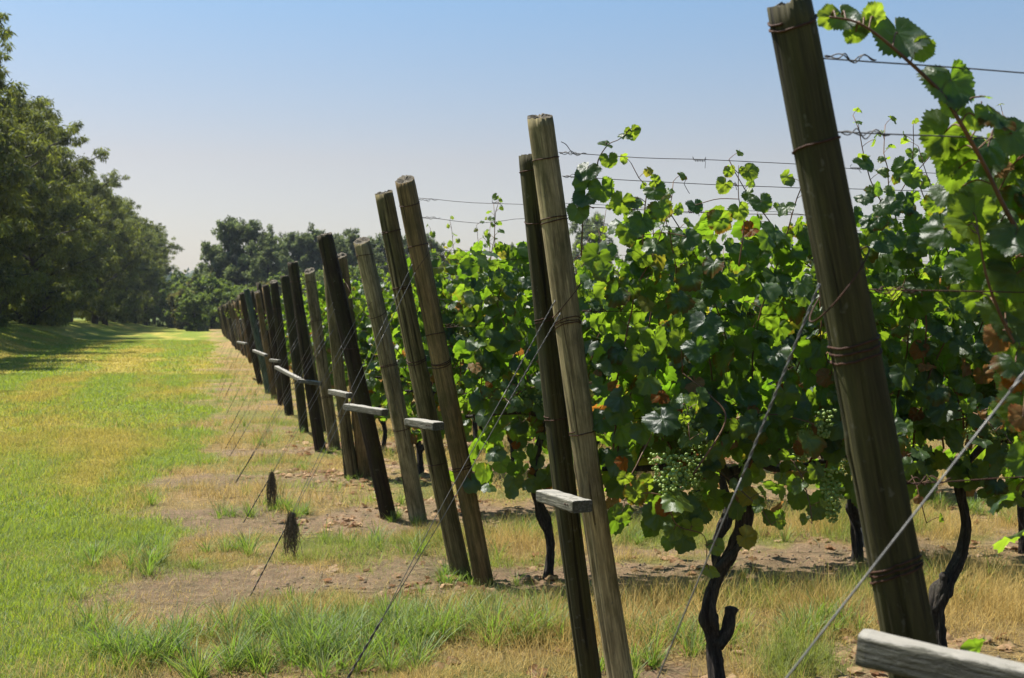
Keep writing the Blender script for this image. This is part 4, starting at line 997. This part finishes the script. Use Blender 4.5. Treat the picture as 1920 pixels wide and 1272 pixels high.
# second row: shoots rising over the canopy and one hanging low
vB = [o for o in COL.objects if o.name.startswith('grapevine') and o.get('label', '').startswith('leafy grapevine, first from the end posts in the second')][0]
bpy.context.view_layer.update()
Q = lambda px, py, s, y=.0, b=0, n=(0, -1, .35), t=(0, 0, -1), Z=4.55: (px, py, Z, s, y, b, n, t)
hero_vine(vB, [([(1120, 330, 4.6), (1122, 300, 4.58), (1140, 272, 4.56), (1160, 262, 4.55), (1175, 250, 4.55)], .003, .0012), ([(1090, 480, 4.6), (1095, 400, 4.6), (1118, 330, 4.6)], .003, .003),
               ([(1205, 460, 4.6), (1208, 400, 4.6), (1215, 352, 4.6), (1222, 345, 4.6)], .003, .0015), ([(1385, 500, 4.6), (1395, 420, 4.6), (1385, 370, 4.6), (1385, 310, 4.6)], .003, .0012),
               ([(1215, 830, 4.45), (1195, 870, 4.4), (1175, 920, 4.38), (1240, 930, 4.36), (1270, 985, 4.36), (1320, 1005, 4.36), (1325, 1060, 4.36)], .003, .0015), ([(1300, 890, 4.4), (1360, 790, 4.45), (1330, 740, 4.5), (1280, 700, 4.55)], .004, .003)],
  [Q(1170, 252, .034, .2, 0, (.2, -.5, 1), (-.6, -.3, .1)), Q(1186, 252, .036, 1, 0, (0, -1, -.2), (.3, 0, -1)), Q(1196, 243, .022, 1, 0, (0, -1, 0), (.8, 0, .2)), Q(1132, 272, .036, .2, 0, (.1, -.6, 1), (-.7, -.3, -.3)), Q(1143, 305, .040, .8, 0, (0, -1, -.2), (.2, 0, -1)),
   Q(1098, 322, .058, 0, 0, (-.2, -1, .7), (-.3, 0, -1)), Q(1088, 345, .04, .3, 0, (.2, -1, .2), (-.5, 0, -1)), Q(1130, 360, .06, .4, 0, (0, -1, .0), (.2, 0, -1)), Q(1095, 375, .06, .0, 0, (0, -1, .9), (-.2, 0, -1)), Q(1085, 400, .055, .2, 0, (0, -1, .3), (.2, 0, -1)),
   Q(1163, 385, .056, .9, 0, (0, -1, -.2), (-.3, 0, -1)), Q(1188, 378, .05, .1, 0, (.1, -.7, 1), (.1, 0, -1)), Q(1232, 340, .030, 1, 0, (0, -1, .1), (.8, 0, -.1)), Q(1230, 362, .05, .4, 0, (-.2, -1, .3), (.4, 0, -1)), Q(1240, 400, .055, .4, 0, (0, -1, 0), (.2, 0, -1)), Q(1205, 420, .06, .1, 0, (0, -1, .2), (0, 0, -1)),
   Q(1365, 325, .026, .9, 0, (0, -1, 0), (-.5, 0, -.8)), Q(1408, 325, .042, .8, 0, (0, -1, .1), (.6, 0, -.5)), Q(1392, 318, .02, 1, 0, (0, -1, 0), (-.3, 0, .7)), Q(1356, 352, .04, .9, 0, (0, -1, -.1), (-.5, 0, -1)), Q(1430, 385, .05, .4, 0, (0, -1, .2), (.3, 0, -1)), Q(1388, 400, .045, .9, 0, (0, -1, 0), (.3, 0, -1)),
   Q(1305, 390, .04, .0, 0, (.3, -1, .4), (.1, 0, -1)), Q(1350, 420, .058, .5, 0, (0, -1, 0), (-.1, 0, -1)), Q(1290, 450, .06, .1, 0, (0, -1, .7), (.2, 0, -1)),
   Q(1245, 795, .078, 0, 0, (-.15, -1, .75), (.25, 0, -1), 4.3), Q(1195, 930, .056, .9, 0, (0, -1, -.1), (.5, 0, -1), 4.36), Q(1170, 900, .034, .9, 0, (0, -1, -.1), (-.4, 0, -1), 4.36), Q(1215, 900, .04, 1, 0, (.1, -1, -.1), (.4, 0, .6), 4.38), Q(1165, 965, .045, .5, 0, (0, -1, .1), (-.3, 0, -1), 4.36),
   Q(1240, 955, .04, 0, 1, (0, -1, .1), (-.4, 0, -.3), 4.36), Q(1265, 955, .045, .9, 0, (0, -1, .0), (.3, 0, -1), 4.36), Q(1262, 1000, .045, .6, 0, (0, -1, .3), (-.3, 0, -1), 4.36), Q(1300, 995, .05, .9, 0, (0, -1, -.1), (.3, 0, -1), 4.36), Q(1345, 1030, .042, .2, 0, (.3, -1, .3), (.2, 0, -1), 4.36),
   Q(1335, 1070, .044, .6, 0, (.1, -.35, 1.0), (.8, -.5, -.1), 4.33), Q(1320, 610, .07, 0, 0, (0, -1, .8), (-.2, 0, -1), 4.35), Q(1310, 660, .06, .0, 0, (0, -1, .6), (.2, 0, -1), 4.3), Q(1275, 640, .05, .8, 0, (0, -1, 0), (0, 0, -1), 4.4), Q(1120, 860, .045, .4, 0, (0, -1, 0), (0, 0, -1), 4.7)], 4.5, 8)
inv = vB.matrix_world.inverted()
for px, py, Z, sc, i in ((1252, 885, 4.33, 1.15, 2), (1275, 862, 4.45, 1.1, 0), (1235, 860, 4.38, .9, 1), (1300, 870, 4.5, .9, 1), (1290, 775, 4.45, .8, 1)):
    p = inv @ P(px, py - 22, Z); link('grape_bunch', BUNCH[i], vB, loc=p, scale=(sc,) * 3, rot=(0, 0, px))
vC = [o for o in COL.objects if o.get('label', '').startswith('leafy grapevine, second from the end posts in the second')][0]
inv = vC.matrix_world.inverted()
for px, py, Z, sc, i in ((1562, 920, 4.5, 1.1, 2), (1558, 890, 4.55, .9, 0), (1545, 780, 4.6, .9, 1)):
    p = inv @ P(px, py - 22, Z); link('grape_bunch', BUNCH[i], vC, loc=p, scale=(sc,) * 3, rot=(0, 0, px))

# ------------------------------------------------------------------ fallen leaves and twigs
def fallen():
    rg = np.random.default_rng(17); n = 13000
    x, y = sample(n, 4.2, 16, aL=-16, aR=25); u, s, l, b, so, tf = masks(x, y)
    k = rg.random(n) < (1 - l) * sst(.2, 1.6, u) * (.10 + .9 * sst(.65, .15, b)) * (.15 + .85 * sst(.48, .62, fbm(x * 2.2, y * 2.2, 88, 3))) ; x, y = x[k], y[k]
    ex = [(700, 1255), (720, 1262), (690, 1262), (855, 1250), (812, 1255), (840, 1105), (825, 1108), (870, 1100), (1170, 1230), (1470, 1210), (1450, 1205), (1480, 1218), (1400, 1208), (1500, 1205), (610, 880), (618, 873), (605, 886), (480, 1065), (485, 1075), (1530, 1015), (1515, 1010), (1545, 1020), (1450, 1030), (1000, 1070), (1500, 1000), (1560, 1030), (1020, 1062)]
    e = np.array([G(*q)[:2] for q in ex]); x = np.concatenate([x, e[:, 0] + rg.normal(0, .01, len(e))]); y = np.concatenate([y, e[:, 1]]); n = len(x)
    z = gh(x, y) + rg.uniform(.004, .022, n)
    nrm = np.stack([rg.normal(0, .35, n), rg.normal(0, .35, n), np.ones(n)], 1); a = rg.uniform(0, 6.28, n)
    q = rg.random(n)[:, None]; tint = np.array([.26, .105, .045]) * (1 - q) + np.array([.72, .50, .30]) * q
    me = leaf_mesh('fallen_leaves', np.stack([x, y, z], 1), nrm, np.stack([np.cos(a), np.sin(a), 0 * a], 1), rg.uniform(.022, .058, n), tint, tint * 1.1, DRY, rg)
    tag(link('fallen_leaves', me), 'curled brown dead vine leaves scattered on the soil under the rows', 'leaf litter', kind='stuff')
    mb = MB(); m = 420; x, y = sample(m, 4.2, 12, aL=-14, aR=25)
    for i in range(m):
        u, s = toUS(x[i], y[i])
        if u < .1: continue
        a = rg.uniform(0, 6.28); L = rg.uniform(.06, .32); pts = []
        for t in np.linspace(-.5, .5, 7):
            px, py = x[i] + L * t * math.cos(a) + rg.normal(0, .004), y[i] + L * t * math.sin(a) + rg.normal(0, .004); pts.append((px, py, ghs(px, py) + .008))
        tube(mb, pts, rg.uniform(.001, .0026), 5)
    for px, py, py2 in ((1350, 1076, 1052), (1480, 1052, 1040), (1250, 1082, 1070)):
        pass
    tag(link('fallen_twigs', mb.mesh('fallen_twigs', M_bundle)), 'thin dead twigs lying on the soil among the fallen leaves', 'twigs', kind='stuff')
fallen()
# small soil clods, darker than the ground, along the nearer vine rows
def clods():
    rg = np.random.default_rng(23); mb = MB()
    import bmesh
    bm = bmesh.new(); bmesh.ops.create_icosphere(bm, subdivisions=2, radius=1); V0 = np.array([v.co[:] for v in bm.verts]); T0 = np.array([[v.index for v in f.verts] for f in bm.faces]); bm.free()
    for i in range(900):
        row = rg.choice([1, 2, 2, 3]); u = rg.uniform(.4, 5.5) if row > 1 else rg.uniform(.2, 4); s = (4.47 if row == 1 else row_s(row)) + rg.normal(0, .16); x, y = HL(u, s)
        r = rg.uniform(.003, .010) * (1.4 if rg.random() < .15 else 1); V = V0 * r * rg.uniform(.6, 1.3, 3) * (1 + .35 * (vn(V0[:, 0] * 2 + i, V0[:, 1] * 2 + V0[:, 2], i)[:, None] - .5)); mb.add(V + np.array([x, y, ghs(x, y) + r * .2]), None, T0, rg.random())
    tag(link('soil_clods', mb.mesh('soil_clods', simple('clod_soil', (.13, .098, .068), .95, 0, .4, 60, .1))), 'small crumbly clods of soil along the vine rows', 'soil clods', kind='stuff')
clods()

# ------------------------------------------------------------------ trees
def tree_mesh(seed, H, Wd, base=.08, nclump=420, per=62, strip=(.30, .045), droop=1.0, tone=0, columnar=False):
    """crown of many small drooping sprays grouped in boughs; returns (trunk mesh, crown mesh)"""
    rg = np.random.default_rng(seed); tb = MB()
    path = smoothpath([(0, 0, -.3), (rg.normal(0, .15), rg.normal(0, .15), H * .3), (rg.normal(0, .3), rg.normal(0, .3), H * .6), (rg.normal(0, .3), rg.normal(0, .3), H * .93)], 24)
    tube(tb, path, np.linspace(.022 * H, .004 * H, 24), 10, True, .15, seed)
    cl = []
    nb = 26
    for i in range(nb):
        f = base + (1 - base) * ((i + rg.random()) / nb) ** .85; o = path[min(23, int(f * 23))]
        prof = (math.sin(min(1, (f + .12)) ** .8 * math.pi * .86) ** .6) * (1 if f < .8 else 1 - (f - .8) * 1.6)
        a = i * 2.4 + rg.normal(0, .4); L = Wd / 2 * prof * rg.uniform(.5, 1.3)
        rise = rg.uniform(.1, .9) * L
        e = o + np.array([math.cos(a) * L, math.sin(a) * L, rise])
        pts = smoothpath([o, o + (e - o) * .5 + np.array([0, 0, rise * .05]), e], 8); tube(tb, pts, np.linspace(.007 * H, .0015 * H, 8), 6)
        for j in range(max(3, int(nclump / nb * (.4 + L / Wd * 2)))):
            t = rg.uniform(.25, 1.05); c = o + (e - o) * t + rg.normal(0, .055 * Wd, 3) * np.array([1, 1, .8]); cl.append((c, rg.uniform(.5, 1.15) * (1.1 - .35 * t)))
    for j in range(26): cl.append((path[-1] + rg.normal(0, .045 * Wd, 3) + np.array([0, 0, rg.uniform(-.1, .05) * H]), .6))
    C = np.array([c for c, s in cl]); S = np.array([s for c, s in cl]) * .86; m = len(C)
    idx = np.repeat(np.arange(m), per); n = len(idx); cr = .065 * Wd * S[idx]
    d = rg.normal(0, 1, (n, 3)); d /= np.linalg.norm(d, axis=1)[:, None]; p = C[idx] + d * (cr * rg.random(n) ** .45)[:, None] * np.array([1, 1, .8])
    p[:, 2] = np.maximum(p[:, 2], .15)
    ax = d * .6 + np.array([0, 0, -.9 * droop]) + rg.normal(0, .45, (n, 3)); ax /= np.linalg.norm(ax, axis=1)[:, None]
    sd = np.cross(ax, rg.normal(0, 1, (n, 3))); sd /= np.linalg.norm(sd, axis=1)[:, None]
    L = strip[0] * rg.uniform(.6, 1.4, n)[:, None]; w = strip[1] * rg.uniform(.6, 1.4, n)[:, None]
    V = np.stack([p, p + ax * L * .45 + sd * w, p + ax * L, p + ax * L * .45 - sd * w], 1).reshape(-1, 3)
    Q = np.arange(n * 4).reshape(-1, 4)
    tones = [((.092, .106, .014), (.24, .27, .03)), ((.100, .125, .045), (.22, .27, .08)), ((.085, .13, .022), (.24, .32, .04)), ((.11, .11, .035), (.22, .20, .05))][tone]
    cv = rg.uniform(.5, 1.55, m)[idx] * rg.uniform(.75, 1.25, n)
    ti = np.array(tones[0])[None] * cv[:, None]; tr = np.array(tones[1])[None] * cv[:, None]
    crown = mesh_np('crown', V, [Q], M_tree, {'tint': np.repeat(ti, 4, 0), 'trans': np.repeat(tr, 4, 0)}, False)
    return tb.mesh('trunk', M_bark), crown
WB = [tree_mesh(600 + k, 14, 7.6, .02, 460, 68, (.27, .034), 1.1, 0) for k in range(4)]
BG = [tree_mesh(620 + k, 14, 8.0, .22, 330, 50, (.40, .085), .4, 1) for k in range(4)]
BU = [tree_mesh(640 + k, 6, 6.5, .0, 280, 45, (.32, .10), .2, 2) for k in range(2)] + [tree_mesh(650, 6, 6.5, .0, 280, 45, (.32, .10), .2, 3)]
def tree(kind, x, y, sc, label, group, name, seed, sz=None, cat='tree'):
    rg = np.random.default_rng(seed); T, C_ = kind[int(rg.integers(0, len(kind)))]
    e = empty(name, (x, y, ghs(x, y)), rg.uniform(0, 6.28)); e.scale = (sc, sc, sz or sc); tag(e, label, cat, group)
    link('trunk', T, e); link('crown', C_, e); return e
TR = np.random.default_rng(8)
s = 24; i = 0
while s < 205 and i < len(ORD):
    u = -12.6 + TR.normal(0, .7) + max(0, s - 110) * .045
    x, y = HL(u, s); tree(WB, x, y, TR.uniform(.98, 1.14) * (1.02 if s < 48 else 1.08 if s < 72 else 1.06 if s < 100 else 1.0), 'tall drooping dark green tree, %s from the near end of the left windbreak' % ORD[i], 'windbreak trees on the left of the grass track', 'casuarina_tree', 800 + i)
    s += TR.uniform(4.0, 5.6) * (1.4 if s < 62 else 1 if s < 110 else 1.2); i += 1
# second line of the windbreak, behind the first
s = 30; i = 0
while s < 150 and i < 18:
    x, y = HL(-19 + TR.normal(0, .8), s); tree(WB, x, y, TR.uniform(1.0, 1.2), 'dark tree of the rear windbreak line, %s from the near end' % ORD[i], 'rear line of windbreak trees', 'casuarina_tree', 860 + i)
    s += 6.8; i += 1
BGT = [(432, 150, 400, 'tallest rounded crown left of the post tops'), (470, 150, 404, 'broad dark crown right beside the tallest background tree'), (400, 155, 452, 'lower dark crown left of the tallest background tree'), (500, 146, 432, 'olive crown right of the tallest pair'),
       (520, 150, 445, 'olive tree between the tall group and the next gap'), (548, 160, 428, 'slender tree left of the blackish post top'), (572, 160, 430, 'second slender tree left of the blackish post top'), (600, 160, 424, 'tree directly behind the blackish post top'),
       (632, 158, 432, 'tree just right of the blackish post top'), (658, 160, 430, 'tree left of the flat topped pale post'), (690, 165, 440, 'tree behind the flat topped pale post'), (722, 165, 430, 'tree behind the grey brown post of the middle pair'),
       (770, 165, 434, 'tree behind the tan post of the middle pair'), (812, 170, 440, 'tree showing just right of the tan post'), (880, 185, 470, 'low distant tree behind the third row canopy'), (966, 190, 452, 'small distant tree left of the dark olive post'), (1000, 190, 470, 'distant tree behind the olive and pale posts'),
       (1110, 175, 392, 'distant tree showing above leaves right of the pale post'), (382, 190, 488, 'small hazy tree at the gap in the background')]
for i, (px, Z, ty, lab) in enumerate(BGT):
    top = P(px, ty, Z); tree(BG, top.x, Z, top.z / 14.6 * .80, lab, 'background trees behind the vineyard', 'background_tree', 900 + i, sz=top.z / 14.6)
for i, (px, Z, ty, k) in enumerate(((352, 165, 520, 0), (372, 150, 540, 1), (395, 140, 525, 0), (412, 150, 512, 2), (440, 130, 545, 1), (365, 120, 562, 0), (345, 135, 548, 2), (470, 135, 540, 0), (505, 140, 530, 2), (540, 140, 520, 1), (580, 150, 515, 0), (630, 150, 510, 1), (680, 150, 505, 0), (335, 150, 545, 1), (318, 170, 560, 0))):
    top = P(px, ty, Z); sc = max(.6, top.z / 6.2)
    tree([BU[k]], top.x, Z, sc, '%s rounded far bush, %s from the left at the row ends' % (['bright green', 'fresh green', 'yellowish olive'][k], ORD[sorted([352, 372, 395, 412, 440, 365, 345, 470, 505, 540, 580, 630, 680, 335, 318]).index(px)]), 'bushes at the far end of the rows', 'bush', 960 + i, cat='bush')
# far wooded hills
def hills():
    a = np.linspace(-60, 60, 160); r = np.linspace(0, 1, 14); A, Rr = np.meshgrid(np.radians(a), r)
    D = 480 + 420 * Rr; x = D * np.sin(A); y = D * np.cos(A)
    hgt = 27 * np.sin(Rr * np.pi / 2) * (.75 + .5 * fbm(A * 9 + 5, Rr * 0 + 1, 2, 3))
    V = np.stack([x, y, hgt - 2], -1).reshape(-1, 3); na = 160; i = np.arange(13)[:, None] * na; j = np.arange(na - 1)[None]
    Q = np.stack([i + j, i + j + 1, i + na + j + 1, i + na + j], -1).reshape(-1, 4)
    tag(link('hills', mesh_np('hills', V, [Q], simple('hill_ground', (.05, .075, .03), .95, 0, .3, .02, .1))), kind='structure')
    rg = np.random.default_rng(4); n = 2200; aa = np.radians(rg.uniform(-30, 12, n)); rr = rg.random(n); D = 480 + 420 * rr
    hh = 27 * np.sin(rr * np.pi / 2) * (.75 + .5 * fbm(aa * 9 + 5, aa * 0 + 1, 2, 3)) - 2
    per = 26; idx = np.repeat(np.arange(n), per); m = len(idx); cx = D * np.sin(aa); cy = D * np.cos(aa)
    p = np.stack([cx, cy, hh + 3.5], 1)[idx] + rg.normal(0, 1, (m, 3)) * np.array([2.8, 2.8, 2.0]); ax = rg.normal(0, 1, (m, 3)); ax /= np.linalg.norm(ax, axis=1)[:, None]
    sd = np.cross(ax, rg.normal(0, 1, (m, 3))); sd /= np.linalg.norm(sd, axis=1)[:, None]; L = 1.6
    V = np.stack([p, p + ax * L + sd * .7, p + ax * 2 * L, p + ax * L - sd * .7], 1).reshape(-1, 3)
    cv = (rg.uniform(.7, 1.3, n)[idx])[:, None]
    tag(link('far_woodland', mesh_np('far_woodland', V, [np.arange(m * 4).reshape(-1, 4)], M_tree, {'tint': np.repeat(np.array([[.05, .08, .03]]) * cv, 4, 0), 'trans': np.repeat(np.array([[.10, .14, .04]]) * cv, 4, 0)}, False)),
        'hazy wooded ridge on the horizon in the gap between the trees', 'woodland', kind='stuff')
hills()
import bmesh
bm = bmesh.new(); bmesh.ops.create_cube(bm, size=1); me = bpy.data.meshes.new('haze'); bm.to_mesh(me); bm.free()
hz = bpy.data.objects.new('haze', me); COL.objects.link(hz); hz.scale = (12000, 12000, 62); hz.location = (0, 0, 31 - 1.6)
mh = bpy.data.materials.new('haze_air'); mh.use_nodes = True; nh = mh.node_tree; nh.nodes.clear()
pv = nh.nodes.new('ShaderNodeVolumePrincipled'); pv.inputs['Color'].default_value = (.82, .90, 1, 1); pv.inputs['Density'].default_value = .00015; pv.inputs['Anisotropy'].default_value = .3
oh = nh.nodes.new('ShaderNodeOutputMaterial'); nh.links.new(pv.outputs[0], oh.inputs['Volume']); me.materials.append(mh); hz['kind'] = 'stuff'; hz['label'] = 'thin pale air between the camera and the far trees'; hz['category'] = 'haze'
SC.cycles.volume_bounces = 0
print('objects', len(COL.objects), 'lawn blades', nl)
